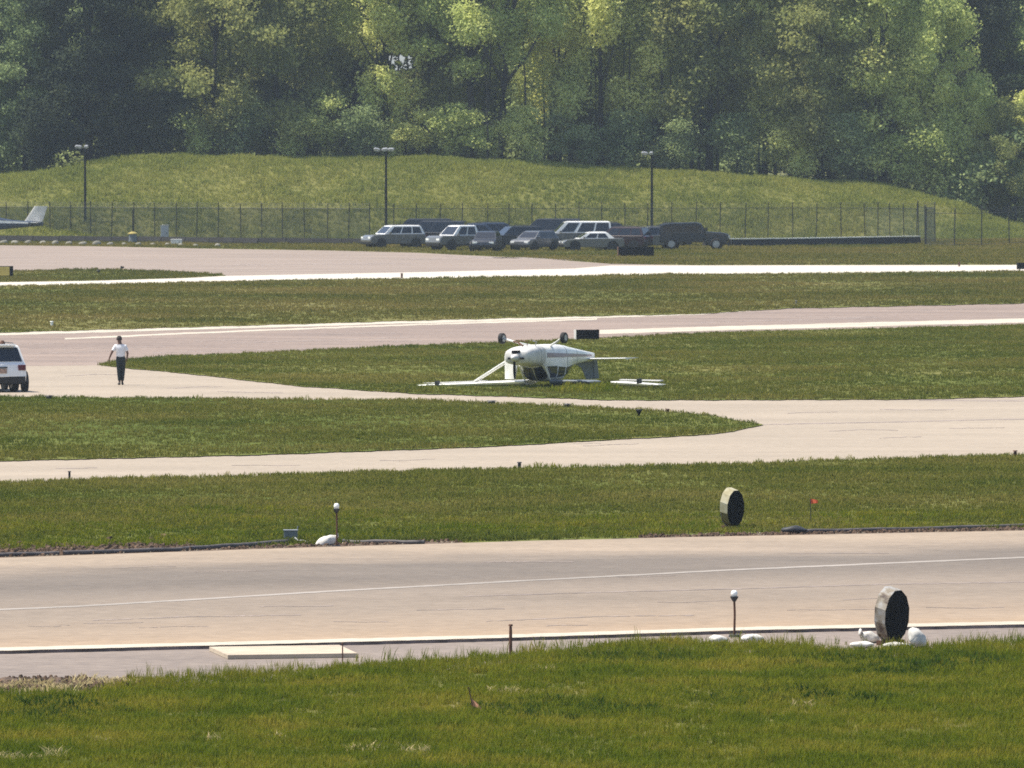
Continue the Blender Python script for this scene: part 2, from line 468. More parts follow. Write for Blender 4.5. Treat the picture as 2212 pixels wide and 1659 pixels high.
# ------------------------------------------------------------------ ground and pavements
def plane(name, x0, x1, y0, y1, z, m):
    me = bpy.data.meshes.new(name)
    me.from_pydata([(x0, y0, z), (x1, y0, z), (x1, y1, z), (x0, y1, z)], [], [(0, 1, 2, 3)])
    me.materials.append(M[m])
    o = bpy.data.objects.new(name, me); COL.objects.link(o)
    return tag(o, kind='structure')
ZP, ZL, ZR = 0.02, 0.05, 0.08
plane('ground', -2600, 2600, -400, 4600, 0, 'turf_far')
off = lambda f, d: (lambda x: f(x) + d)
rough = lambda f, a, s: (lambda x: f(x) + a * (math.sin(x * s) + .6 * math.sin(x * s * 2.7 + 1) + .5 * math.sin(x * s * 6.1 + 2)))
strip('runway_shoulder', off(FG_TOP, 16), off(RW_NEAR, -6), 'shoulder', ZP, rows=4)
strip('runway', RW_NEAR, RW_FAR, 'runway', ZR, rows=24)
# the slab's edge, a real step towards the shoulder
mb = MB(); xs = xs_range()
mb.loft([[G(x, RW_NEAR(x), ZR) + Vector((0, -.001, -.004)), (lambda p: Vector((p.x, p.y - .02, 0.005)))(G(x, RW_NEAR(x), ZR))] for x in xs], cap=False, closed=False)
tag(mb.build('runway_edge', 'lip', fixn=False), kind='structure')
strip('lawn_beside_runway', rough(RW_FAR, .8, .05), rough(B_LOW, .7, .06), 'turf', ZL, rows=6, step=8)
strip('taxiway', off(B_LOW, 6), off(EF, 0), 'taxiway', ZP, rows=16)
strip('far_runway', off(EF, 0), off(F_UP, -3), 'far_runway', ZP + .001, rows=12)
strip('lawn_island', rough(D_BOT, .5, .05), rough(D_TOP, .5, .06), 'turf', ZL, x1=1648, rows=6, step=8)
strip('lawn_crash_site', rough(C_LOW, .5, .05), rough(C_TOP, .5, .06), 'turf', ZL, x0=212, rows=6, step=8)
strip('lawn_beyond_far_runway', rough(F_UP, .5, .05), rough(G_UP, .3, .06), 'turf_far', ZL, rows=6, step=8)
strip('apron', off(G_UP, 4), H_UP, 'apron', ZP, rows=12)
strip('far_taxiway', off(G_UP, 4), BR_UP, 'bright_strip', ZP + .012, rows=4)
strip('lawn_apron_island', I_BOT, I_TOP, 'turf_far', ZL, x1=490, rows=4, step=8)

# markings, joints and one painted glare band, each a thin sheet a few millimetres above its pavement
ZM = ZR + .005
strip('runway_edge_line', off(RW_NEAR, -.6), off(RW_NEAR, -7.5), 'white_paint_and_glare', ZM, rows=2, jit=.5)
LINE = curve([(0, 1317), (160, 1310), (420, 1295), (700, 1278), (1100, 1256), (1583, 1231), (2212, 1204)])
strip('runway_lead_line', off(LINE, 1.3), off(LINE, -1.7), 'faint_paint', ZM, rows=1, jit=.3)
CR1 = curve([(800, 1293), (1000, 1288), (1300, 1279), (1583, 1272), (1900, 1262), (2212, 1257)])
strip('runway_joint', off(CR1, .7), off(CR1, -.7), 'seal', ZM, x0=1000, rows=1, jit=.5, step=9)
CR2 = curve([(200, 1340), (400, 1332), (650, 1328)])
strip('runway_joint', off(CR2, .5), off(CR2, -.5), 'seal', ZM, x0=200, x1=650, rows=1, jit=.7, step=9)
CR3 = curve([(1050, 1342), (1300, 1331), (1500, 1329)])
strip('runway_joint', off(CR3, .45), off(CR3, -.45), 'seal', ZM, x0=1050, x1=1500, rows=1, jit=.6, step=9)
TJ = curve([(1640, 917), (1800, 914), (1950, 911), (2100, 907), (2212, 905)])
strip('taxiway_joint', off(TJ, .7), off(TJ, -.8), 'seal', ZP + .005, x0=1640, rows=1, jit=.4, step=9)
TJ2 = curve([(1980, 864), (2212, 866)])
strip('taxiway_joint', off(TJ2, .9), off(TJ2, -.9), 'seal', ZP + .005, x0=1985, rows=1, jit=.3, step=9)
strip('far_runway_edge_glare', (lambda x: F_UP(x) + 5.5 * max(0, min(1, (1640 - x) / 500)) + .6), off(F_UP, -.5), 'white_paint_and_glare', ZP + .006, x1=1620, rows=2, jit=.5)  # sky glare along the far edge put into a white band
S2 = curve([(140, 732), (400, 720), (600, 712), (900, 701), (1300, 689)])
strip('far_runway_side_line', off(S2, 1.6), off(S2, -1.6), 'white_paint_and_glare', ZP + .006, x0=140, x1=1290, rows=1, jit=.5)
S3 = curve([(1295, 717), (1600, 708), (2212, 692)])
strip('far_runway_near_line', off(S3, 4.5), off(S3, -4.5), 'white_paint_and_glare', ZP + .006, x0=1295, rows=2, jit=.5)
for (xa, ya, xb, yb) in ((330, 762, 700, 752), (60, 764, 240, 758), (500, 741, 900, 728), (40, 744, 130, 741), (1500, 697, 1900, 686)):
    q = curve([(xa, ya), (xb, yb)])
    strip('far_runway_joint', off(q, .5), off(q, -.5), 'seal', ZP + .005, x0=xa, x1=xb, rows=1, jit=.4, step=10)
for (xa, ya, xb, yb, w) in ((850, 560, 1180, 556, .9), (960, 553, 1240, 561, .8), (500, 572, 900, 569, .5)):
    q = curve([(xa, ya), (xb, yb)])
    strip('apron_joint', off(q, w), off(q, -w), 'seal', ZP + .006, x0=xa, x1=xb, rows=1, jit=.4, step=10)

_cr = random.Random(21)
def crack(xa, y, ln, z, w=.45):
    pts = [(xa, y)]; yy = y
    for k in range(1, 7):
        yy += _cr.uniform(-1.6, .9); pts.append((xa + ln * k / 6, yy))
    q = curve(pts)
    strip('pavement_crack', off(q, w), off(q, -w), 'seal', z, x0=xa, x1=xa + ln, rows=1, jit=.35, step=7)
for xa, y, ln in ((1238, 958, 60), (1260, 963, 120), (1790, 931, 150), (1900, 947, 90), (2050, 925, 120), (1700, 893, 110), (1900, 884, 160), (500, 1005, 150), (820, 995, 120), (120, 1012, 90), (360, 838, 120), (140, 812, 130), (470, 846, 140)):
    crack(xa, y, ln, ZP + .005, _cr.uniform(.25, .5))
for xa, y, ln in ((180, 1346, 130), (60, 1352, 90), (300, 1356, 150), (560, 1310, 160), (720, 1342, 120), (900, 1318, 190), (1180, 1352, 90), (1420, 1300, 160), (1700, 1318, 200), (1820, 1296, 120), (2000, 1312, 170), (1330, 1246, 130), (420, 1235, 160), (1040, 1215, 200), (1700, 1196, 220), (240, 1226, 140)):
    crack(xa, y, ln, ZR + .005, _cr.uniform(.25, .5))
for xa, y, ln in ((200, 752, 160), (420, 738, 140), (700, 722, 170), (60, 752, 120), (800, 736, 110), (1700, 684, 200), (1950, 672, 160)):
    crack(xa, y, ln, ZP + .006, _cr.uniform(.3, .55))

# ------------------------------------------------------------------ the mound
RIDGE_Y, FOOT_Y = 768.0, 744.0
RIDGE = curve([(-700, 400), (-200, 395), (0, 384), (100, 372), (200, 355), (280, 338), (400, 341), (600, 345), (800, 345), (1000, 347), (1150, 354), (1280, 364), (1400, 372), (1550, 381), (1700, 389), (1850, 399), (1950, 411), (2010, 428), (2060, 446), (2110, 464), (2212, 497), (2400, 520), (2900, 521)])
mx_ = np.linspace(-80, 80, 260)
ridge_z = np.array([max(0.1, at(CX + x * FD / RIDGE_Y, RIDGE(CX + x * FD / RIDGE_Y), RIDGE_Y).z) for x in mx_])
ridge_z = np.convolve(np.pad(ridge_z, 4, 'edge'), np.ones(9) / 9, 'valid')
my_ = np.concatenate([np.linspace(FOOT_Y - 2, RIDGE_Y, 34), np.linspace(RIDGE_Y, 900, 24)[1:], np.array([930, 960])])
_bx = rng.uniform(0, 6.28, 12)
def mound_z(x, y):
    rz = float(np.interp(x, mx_, ridge_z))
    if y <= FOOT_Y: return -.05
    if y < RIDGE_Y:
        t = (y - FOOT_Y) / (RIDGE_Y - FOOT_Y)
        s = 1 - (1 - t) ** 1.7
    elif y < 900:
        t = (y - RIDGE_Y) / (900 - RIDGE_Y); s = 1 - .25 * t
    else:
        s = .75 * max(0, 1 - (y - 900) / 60)
    b = .16 * math.sin(x * .31 + y * .22 + _bx[0]) + .12 * math.sin(x * .83 - y * .4 + _bx[1]) + .08 * math.sin(x * 1.7 + y * .9 + _bx[2])
    edge = min(1, max(0, (80 - abs(x)) / 12))
    return (rz * s + b * s * min(1, rz / 2) * min(1, max(0, (RIDGE_Y + 2 - y) / 6) if y > RIDGE_Y - 4 else 1)) * edge - .05 * (1 - edge)
vs = [(x, y, mound_z(x, y)) for x in mx_ for y in my_]
ny = len(my_)
fs = [(i * ny + k, (i + 1) * ny + k, (i + 1) * ny + k + 1, i * ny + k + 1) for i in range(len(mx_) - 1) for k in range(ny - 1)]
me = bpy.data.meshes.new('mound'); me.from_pydata(vs, [], fs); me.materials.append(M['turf_mound'])
me.polygons.foreach_set('use_smooth', [True] * len(me.polygons))
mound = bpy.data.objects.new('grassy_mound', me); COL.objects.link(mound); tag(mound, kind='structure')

# ------------------------------------------------------------------ grass: geometry-node tufts
def tuft_mesh(name, m, blades, h, r, w, lean=.5):
    vs, fs = [], []
    for _ in range(blades):
        a = random.uniform(0, 6.283); d = r * math.sqrt(random.random())
        bx, by = d * math.cos(a), d * math.sin(a)
        hh = h * random.uniform(.45, 1.1); ww = w * random.uniform(.6, 1.2)
        f = random.uniform(0, 6.283); l = hh * lean * random.uniform(.2, 1.3)
        dx, dy = math.cos(f) * l, math.sin(f) * l
        g = random.uniform(0, 6.283); px, py = math.cos(g) * ww / 2, math.sin(g) * ww / 2
        o = len(vs)
        vs += [(bx - px, by - py, -.02), (bx + px, by + py, -.02), (bx + dx * .4 + px * .8, by + dy * .4 + py * .8, hh * .6), (bx + dx * .4 - px * .8, by + dy * .4 - py * .8, hh * .6), (bx + dx, by + dy, hh)]
        fs += [(o, o + 1, o + 2, o + 3), (o + 3, o + 2, o + 4)]
    me = bpy.data.meshes.new(name); me.from_pydata(vs, [], fs); me.materials.append(M[m])
    return me

def tuft_set(name, m, blades, h, r, w, lean=.5, n=4):
    c = bpy.data.collections.new(name)
    for i in range(n):
        c.objects.link(bpy.data.objects.new(name, tuft_mesh(name, m, blades, h, r, w, lean)))
    return c

def grass_group(name, coll, density, smin, smax, patch, cover):
    ng = bpy.data.node_groups.new(name, 'GeometryNodeTree')
    ng.interface.new_socket('Geometry', in_out='INPUT', socket_type='NodeSocketGeometry')
    ng.interface.new_socket('Geometry', in_out='OUTPUT', socket_type='NodeSocketGeometry')
    N, L = ng.nodes, ng.links
    gi = N.new('NodeGroupInput'); go = N.new('NodeGroupOutput')
    dp = N.new('GeometryNodeDistributePointsOnFaces'); dp.distribute_method = 'RANDOM'
    dp.inputs['Seed'].default_value = random.randint(0, 999)
    L.new(gi.outputs[0], dp.inputs['Mesh'])
    pos = N.new('GeometryNodeInputPosition')
    nz = N.new('ShaderNodeTexNoise'); nz.inputs['Scale'].default_value = patch; nz.inputs['Detail'].default_value = 4
    L.new(pos.outputs[0], nz.inputs['Vector'])
    md = N.new('ShaderNodeMapRange'); md.inputs[1].default_value = .36; md.inputs[2].default_value = .56
    md.inputs[3].default_value = density * cover; md.inputs[4].default_value = density
    L.new(nz.outputs['Fac'], md.inputs[0]); L.new(md.outputs[0], dp.inputs['Density'])
    ci = N.new('GeometryNodeCollectionInfo'); ci.inputs['Collection'].default_value = coll
    ci.inputs['Separate Children'].default_value = True; ci.inputs['Reset Children'].default_value = True
    io = N.new('GeometryNodeInstanceOnPoints'); io.inputs['Pick Instance'].default_value = True
    L.new(dp.outputs['Points'], io.inputs['Points']); L.new(ci.outputs[0], io.inputs['Instance'])
    rr = N.new('FunctionNodeRandomValue'); rr.data_type = 'FLOAT_VECTOR'
    rr.inputs[0].default_value = (-.12, -.12, 0); rr.inputs[1].default_value = (.12, .12, 6.283)
    L.new(rr.outputs[0], io.inputs['Rotation'])
    rs = N.new('FunctionNodeRandomValue'); rs.data_type = 'FLOAT'
    rs.inputs[2].default_value = smin; rs.inputs[3].default_value = smax
    mr = N.new('ShaderNodeMapRange'); mr.inputs[1].default_value = .33; mr.inputs[2].default_value = .67
    mr.inputs[3].default_value = .65; mr.inputs[4].default_value = 1.3
    L.new(nz.outputs['Fac'], mr.inputs[0])
    mu = N.new('ShaderNodeMath'); mu.operation = 'MULTIPLY'
    L.new(rs.outputs[1], mu.inputs[0]); L.new(mr.outputs[0], mu.inputs[1]); L.new(mu.outputs[0], io.inputs['Scale'])
    L.new(io.outputs[0], go.inputs[0])
    return ng

def grass(name, low, up, coll, density, smin=.7, smax=1.2, z=ZL, x0=-260, x1=2480, patch=.25, cover=.55, rows=6):
    o = strip(name, low, up, 'turf', z, x0=x0, x1=x1, rows=rows, kind='stuff', step=20)
    md = o.modifiers.new('tufts', 'NODES')
    md.node_group = grass_group(name, coll, density, smin, smax, patch, cover)
    return o

VERGE = lambda x: 13 if x < 380 else (13 - (x - 380) / 60 * 7.5 if x < 440 else (1.2 if 990 < x < 1390 else 5.5))
T_near = tuft_set('near_tuft', 'grass_near', 16, .15, .12, .014, .6, 6)
T_tall = tuft_set('tall_tuft', 'grass_near', 14, .27, .10, .012, .35, 5)
T_dry = tuft_set('dry_tuft', 'grass_dry', 16, .12, .14, .016, 1.1, 4)
T_dark = tuft_set('clover_tuft', 'grass_dark', 18, .17, .13, .03, .8, 4)
T_mid = tuft_set('mid_tuft', 'grass_mid', 12, .12, .18, .028, .6, 5)
T_midb = tuft_set('bright_tuft', 'grass_near', 12, .13, .16, .024, .6, 5)
T_far = tuft_set('far_tuft', 'grass_far', 10, .14, .28, .05, .6, 5)
T_mound = tuft_set('mound_tuft', 'grass_mound', 14, .42, .30, .06, .5, 6)
BOTTOM = lambda x: 1690 + 0 * x
grass('grass', BOTTOM, lambda x: FG_TOP(x) + (3 if x > 290 else 3 + 26 * min(1, (290 - x) / 90)), T_near, 46, .6, 1.25, 0.0, patch=.5, cover=.6, x0=-160, x1=2380)
grass('tall_grass', off(FG_TOP, 26), off(FG_TOP, -1), T_tall, 16, .5, 1.15, 0.0, patch=.7, cover=.25, x0=280, x1=2380)
grass('grass_verge', off(FG_TOP, 5), off(FG_TOP, -14), T_tall, 3.0, .4, 1.0, ZP, patch=.9, cover=.05, x0=300, x1=2380)
def hole(f, xa, xb, d0):      # a sliver of lawn between two outlines only from xa to xb
    return lambda x: f(x) + d0 * max(0.02, math.sin(math.pi * min(1, max(0, (x - xa) / (xb - xa)))))
for (xa, xb, yc, th) in ((960, 1420, 1538, 22), (1420, 2000, 1512, 16), (1650, 2212, 1436, 26), (1240, 1560, 1424, 14), (-40, 300, 1540, 30)):
    c = lambda x, yc=yc: yc
    grass('dark_clover', hole(c, xa, xb, th), hole(c, xa, xb, -th), T_dark, 13, .6, 1.1, 0.0, xa, xb, .6, .4, 3)
for (xa, xb, yc, th) in ((745, 822, 1625, 5), (858, 928, 1629, 5), (-30, 200, 1489, 9), (120, 330, 1478, 6), (-20, 70, 1641, 5), (95, 150, 1638, 6), (168, 240, 1606, 4), (440, 480, 1600, 3), (590, 640, 1598, 3), (1050, 1130, 1500, 3), (1710, 1780, 1530, 3), (1150, 1210, 1452, 3)):
    c = lambda x, yc=yc: yc
    grass('dry_grass', hole(c, xa, xb, th), hole(c, xa, xb, -th), T_dry, 34, .8, 1.4, 0.01, xa, xb, 2.5, .1, 3)
grass('mown_grass', lambda x: RW_FAR(x) - VERGE(x), off(B_LOW, 0), T_mid, 22, .6, 1.2, patch=.16, cover=.5)
BRIGHT = curve([(-260, 1088), (600, 1098), (1200, 1120), (2212, 1100)])
grass('bright_grass', lambda x: RW_FAR(x) - VERGE(x) - 1, BRIGHT, T_midb, 12, .6, 1.15, patch=.2, cover=.1)
grass('grass_verge', off(B_LOW, 2.0), off(B_LOW, -3), T_midb, 5, .5, 1.0, patch=.5, cover=.15, rows=2)
grass('mown_grass', D_BOT, D_TOP, T_mid, 13, .6, 1.15, x1=1640, patch=.12, cover=.5)
grass('grass_verge', off(D_TOP, 1), off(D_TOP, -2), T_midb, 2.5, .45, .95, x1=1600, patch=.4, cover=.2, rows=2)
for (xa, xb, yc, th) in ((1165, 1345, 846, 3.5), (1230, 1330, 838, 3)):
    c = lambda x, yc=yc: yc
    grass('tall_grass', hole(c, xa, xb, th), hole(c, xa, xb, -th), T_midb, 9, 1.2, 2.2, ZL, xa, xb, .5, .4, 3)
grass('mown_grass', C_LOW, C_TOP, T_mid, 11, .6, 1.2, x0=216, patch=.1, cover=.5)
grass('mown_grass', F_UP, G_UP, T_far, 5, .6, 1.1, patch=.08, cover=.5)
grass('mown_grass', I_BOT, I_TOP, T_far, 5, .6, 1.1, x1=485, patch=.08, cover=.6)
grass('rough_grass', H_UP, lambda x: 516.6, T_far, 4.2, .7, 1.5, z=0, patch=.12, cover=.4)
mg = bpy.data.objects.new('mound_grass', mound.data.copy()); COL.objects.link(mg); tag(mg, kind='stuff')
import bmesh
bm = bmesh.new(); bm.from_mesh(mg.data)
bmesh.ops.delete(bm, geom=[f for f in bm.faces if f.calc_center_median().y > RIDGE_Y + 5 or abs(f.calc_center_median().x) > 52], context='FACES')
bm.to_mesh(mg.data); bm.free()
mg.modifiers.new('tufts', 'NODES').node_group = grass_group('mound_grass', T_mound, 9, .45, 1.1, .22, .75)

# ------------------------------------------------------------------ trees
def crown_mesh(name, lobes, n, smin, smax, seed, m):
    """leaf-sized faces through the crown's lobes; lobes = (x, y, z, rx, ry, rz)"""
    g = np.random.default_rng(seed)
    lob = np.array(lobes)
    wgt = lob[:, 3] * lob[:, 5]; wgt = wgt / wgt.sum()
    ncl = n // 9                                              # sprays of nine leaves
    li = g.choice(len(lob), ncl, p=wgt)
    d = g.normal(size=(ncl, 3)); d /= np.linalg.norm(d, axis=1)[:, None]
    rad = np.where(g.random(ncl) < .72, g.uniform(.78, 1.06, ncl), g.uniform(.25, .8, ncl))
    c = lob[li, :3] + d * rad[:, None] * lob[li, 3:]
    cd = np.repeat(d, 9, 0)
    p = np.repeat(c, 9, 0) + g.normal(size=(ncl * 9, 3)) * np.array([.34, .34, .22])
    k = len(p)
    nrm = g.normal(size=(k, 3)) * .8 + cd * .5 + np.array([0, 0, .45]); nrm /= np.linalg.norm(nrm, axis=1)[:, None]
    a = np.cross(nrm, g.normal(size=(k, 3))); a /= np.linalg.norm(a, axis=1)[:, None]
    b = np.cross(nrm, a)
    s = g.uniform(smin, smax, k)[:, None] * .5
    q = np.empty((k, 4, 3))
    q[:, 0] = p - a * s; q[:, 1] = p + b * s * .62; q[:, 2] = p + a * s; q[:, 3] = p - b * s * .62
    me = bpy.data.meshes.new(name)
    me.vertices.add(k * 4); me.vertices.foreach_set('co', q.reshape(-1))
    me.loops.add(k * 4); me.loops.foreach_set('vertex_index', np.arange(k * 4, dtype=np.int32))
    me.polygons.add(k); me.polygons.foreach_set('loop_start', np.arange(0, k * 4, 4, dtype=np.int32))
    me.polygons.foreach_set('loop_total', np.full(k, 4, dtype=np.int32))
    me.update(calc_edges=True)
    me.materials.append(M[m])
    return me

def trunk_mb(h, r, lobes, seed, fork=.25, stems=0):
    g = random.Random(seed)
    mb = MB()
    pts = []; x = y = 0
    for i in range(9):
        t = i / 8
        pts.append((x, y, h * t - .4)); x += g.uniform(-.16, .16); y += g.uniform(-.16, .16)
    mb.tube(pts, [r * (1.35 if i == 0 else 1.05 - .95 * i / 8) for i in range(9)], 7)
    if stems:
        for _ in range(stems):
            a = g.uniform(0, 6.283); d = g.uniform(.9, 2.8); q = []
            bx, by = d * math.cos(a), d * math.sin(a)
            for i in range(6):
                q.append((bx, by, h * g.uniform(.6, .8) * i / 5 - .4 if i == 5 else h * .68 * i / 5 - .4)); bx += g.uniform(-.14, .14); by += g.uniform(-.14, .14)
            rr = g.uniform(.07, .14)
            mb.tube(q, [rr * (1.1 - .8 * i / 5) for i in range(6)], 5)
    for l in lobes[:10]:
        t = max(fork, min(.8, l[2] / h - .2))
        s = Vector(pts[int(t * 8)]); e = Vector((l[0], l[1], l[2] + l[5] * .3))
        mid = s.lerp(e, .5) + Vector((0, 0, -.4))
        mb.tube([s, mid, e], [r * .42, r * .28, r * .08], 5)
    return mb

def lobes_for(kind, seed):
    g = random.Random(seed)
    L = []
    if kind == 'round':      # wide spreading crown nearly to the ground
        for _ in range(42):
            a = g.uniform(0, 6.283); t = g.uniform(.08, 1.0); R_ = 6.0 * math.sin(math.pi * min(1, .18 + t * .74)) ** .8
            d = R_ * math.sqrt(g.uniform(.1, 1))
            L.append((d * math.cos(a), d * math.sin(a), 1.2 + t * 15.5, g.uniform(.8, 2.0), g.uniform(.8, 2.0), g.uniform(.6, 1.4)))
    elif kind == 'tall':     # narrow, streaked, several storeys of boughs
        for _ in range(44):
            a = g.uniform(0, 6.283); t = g.uniform(.10, 1.0) ** .75; R_ = 3.9 * (1 - .45 * abs(t - .6))
            d = R_ * math.sqrt(g.uniform(.05, 1))
            L.append((d * math.cos(a), d * math.sin(a), 1.5 + t * 18.5, g.uniform(.7, 1.5), g.uniform(.7, 1.5), g.uniform(.9, 2.0)))
    elif kind == 'open':     # bare lower trunk, foliage high
        for _ in range(34):
            a = g.uniform(0, 6.283); t = g.uniform(.40, 1.0); R_ = 4.6 * (1 - .5 * abs(t - .65))
            d = R_ * math.sqrt(g.uniform(.1, 1))
            L.append((d * math.cos(a), d * math.sin(a), t * 19.5, g.uniform(.7, 1.6), g.uniform(.7, 1.6), g.uniform(.6, 1.4)))
    elif kind == 'dark':     # layered dark tree with drooping boughs
        for i in range(44):
            t = i / 43; a = i * 2.4 + g.uniform(-.4, .4); R_ = 4.8 * (1 - .62 * t)
            d = R_ * g.uniform(.45, 1)
            L.append((d * math.cos(a), d * math.sin(a), 1.0 + t * 17.5, g.uniform(.9, 1.8), g.uniform(.9, 1.8), g.uniform(.45, .95)))
    elif kind == 'sapling':
        for _ in range(9):
            a = g.uniform(0, 6.283); t = g.uniform(.1, 1.0)
            d = 1.7 * math.sqrt(g.uniform(.05, 1))
            L.append((d * math.cos(a), d * math.sin(a), .6 + t * 4.6, g.uniform(.7, 1.2), g.uniform(.7, 1.2), g.uniform(.6, 1.1)))
    L.sort(key=lambda l: -l[3] * l[5])
    return L

PROTO = {}
for kind, nvar, n, s0, s1, h, r in (('round', 3, 30000, .16, .40, 15, .30), ('tall', 3, 28000, .16, .38, 19, .26), ('open', 2, 21000, .16, .38, 18, .42), ('dark', 2, 28000, .16, .38, 18, .30), ('sapling', 2, 4600, .14, .30, 4.6, .07)):
    PROTO[kind] = []
    for i in range(nvar):
        seed = hash((len(kind) * 7 + i * 13 + n)) % 9999
        lb = lobes_for(kind, seed)
        tm = trunk_mb(h, r, lb, seed, .45 if kind == 'open' else .25, {'tall': 4, 'open': 2}.get(kind, 0))
        me = bpy.data.meshes.new('trunk'); me.from_pydata(tm.v, [], tm.f); me.materials.append(M['bark'])
        me.polygons.foreach_set('use_smooth', [True] * len(me.polygons))
        PROTO[kind].append((crown_mesh('crown', lb, n, s0, s1, seed, 'leaf_mid'), me))

# a hole in the leaves through which the sky shows
_gr = random.Random(4)
GAPS = [(866 + 26 * _gr.uniform(-1, 1), 134 + 15 * _gr.uniform(-1, 1), _gr.uniform(.12, .34)) for _ in range(44)] + [(872, 132, .3), (927, 108, .2), (932, 113, .14)]
def pierce(me, mw):
    n = len(me.polygons)
    co = np.empty(len(me.vertices) * 3); me.vertices.foreach_get('co', co)
    co = co.reshape(-1, 4, 3)
    c = co.mean(1); A = np.array(mw)
    w = c @ A[:3, :3].T + A[:3, 3]
    keep = np.ones(len(c), bool)
    for gx, gy, gr in GAPS:
        a = at(gx, gy, 770); b = at(gx, gy, 850)
        t = (w[:, 1] - 770) / 80
        lx = a.x + (b.x - a.x) * t; lz = a.z + (b.z - a.z) * t
        keep &= (rng.random(len(c)) < .05) | (((w[:, 0] - lx) ** 2 + (w[:, 2] - lz) ** 2) > gr ** 2)
    if keep.all(): return None
    q = co[keep].reshape(-1, 3); k = len(q) // 4
    m2 = bpy.data.meshes.new('crown')
    m2.vertices.add(k * 4); m2.vertices.foreach_set('co', q.reshape(-1))
    m2.loops.add(k * 4); m2.loops.foreach_set('vertex_index', np.arange(k * 4, dtype=np.int32))
    m2.polygons.add(k); m2.polygons.foreach_set('loop_start', np.arange(0, k * 4, 4, dtype=np.int32))
    m2.polygons.foreach_set('loop_total', np.full(k, 4, dtype=np.int32))
    m2.update(calc_edges=True); m2.materials.append(M['leaf_mid'])
    return m2

def tree(px, Y, kind, var, leaf, label, s=1.0, sxy=1.0, group=None, name='tree', cat='tree', rot=None):
    if kind == 'tall' and Y > 785 and 740 < px < 1000: kind = 'round'
    x = at(px, 300, Y).x
    z = mound_z(x, Y)
    t = thing(name, label, cat, (x, Y, z - .1), random.uniform(0, 6.28) if rot is None else rot, group)
    t.scale = (s * sxy, s * sxy, s)
    cm, tm = PROTO[kind][var % len(PROTO[kind])]
    if 640 < px < 1100 and kind != 'sapling':
        mw = Matrix.LocRotScale(t.location, t.rotation_euler, t.scale)
        cm = pierce(cm, mw) or cm
    c = bpy.data.objects.new('crown', cm); COL.objects.link(c); c.parent = t
    c.material_slots[0].link = 'OBJECT'; c.material_slots[0].material = M[leaf]
    if Y > 785 and 720 < px < 1010: tm = plain
    k = bpy.data.objects.new('trunk', tm); COL.objects.link(k); k.parent = t
    return t

GF = 'trees along the front of the wood'
front = [
 (-70, 778, 'dark', 0, 'leaf_dark', 'dark tree cut off by the left edge, left of the left light pole', 1.0, 1.0),
 (55, 776, 'dark', 1, 'leaf_dark', 'dull dark green tree over the parked aircraft tail, left of the left light pole', 1.02, .8),
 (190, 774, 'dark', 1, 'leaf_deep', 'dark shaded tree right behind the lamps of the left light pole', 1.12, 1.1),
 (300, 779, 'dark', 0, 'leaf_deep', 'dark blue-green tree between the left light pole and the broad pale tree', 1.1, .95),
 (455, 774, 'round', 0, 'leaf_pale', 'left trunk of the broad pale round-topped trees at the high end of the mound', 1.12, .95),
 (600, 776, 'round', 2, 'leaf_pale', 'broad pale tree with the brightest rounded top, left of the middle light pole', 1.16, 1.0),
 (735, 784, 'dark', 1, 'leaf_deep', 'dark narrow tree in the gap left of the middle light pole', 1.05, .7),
 (830, 775, 'tall', 0, 'leaf_mid', 'yellow-green tree with gaps of sky, directly behind the middle light pole', 1.05, 1.0),
 (925, 777, 'tall', 1, 'leaf_pale', 'slender tree with many thin stems right of the middle light pole', 1.0, .9),
 (1018, 773, 'open', 0, 'leaf_mid', 'tree with a dark straight bare trunk, left one of the two bare trunks', 1.0, .95),
 (1082, 772, 'open', 1, 'leaf_mid', 'tree with the thickest dark trunk standing at the mound edge, right one of the two', 1.05, 1.0),
 (1190, 777, 'tall', 2, 'leaf_mid', 'mid green tree right of the two bare dark trunks', 1.08, 1.0),
 (1300, 776, 'tall', 0, 'leaf_mid', 'tall leafy tree just left of the right light pole', 1.1, .95),
 (1415, 777, 'tall', 1, 'leaf_mid', 'tall tree right behind the right light pole', 1.1, 1.0),
 (1530, 775, 'tall', 2, 'leaf_pale', 'tall bright-topped tree over the dark hooded truck', 1.14, 1.05),
 (1650, 777, 'tall', 0, 'leaf_mid', 'tall streaky tree left of the broad bright tree on the right', 1.12, .95),
 (1770, 775, 'round', 1, 'leaf_pale', 'broad bright tree over the white-topped barrier wall', 1.16, .95),
 (1905, 776, 'tall', 2, 'leaf_mid', 'tall bright-edged tree over the corner of the fence', 1.15, 1.15),
 (2010, 774, 'round', 2, 'leaf_mid', 'bushy tree with a bright right edge beside the dark gap at top right', 1.06, .8),
 (2110, 790, 'dark', 1, 'leaf_deep', 'dark far tree in the gap at the top right corner', 1.2, 1.0),
 (2195, 772, 'round', 0, 'leaf_pale', 'low pale tree at the right edge under the dark tree', .62, .9),
 (2290, 776, 'dark', 0, 'leaf_mid', 'dark tree cut off by the right edge', 1.0, 1.0),
]
for (px, Y, kind, var, leaf, label, s, sxy) in front:
    tree(px, Y, kind, var, leaf, label, s, sxy, GF)
plain = bpy.data.meshes.new('trunk'); _t = MB().tube([(0, 0, -.4), (.1, 0, 3), (0, .1, 6)], [.32, .25, .2], 7)
plain.from_pydata(_t.v, [], _t.f); plain.materials.append(M['bark'])
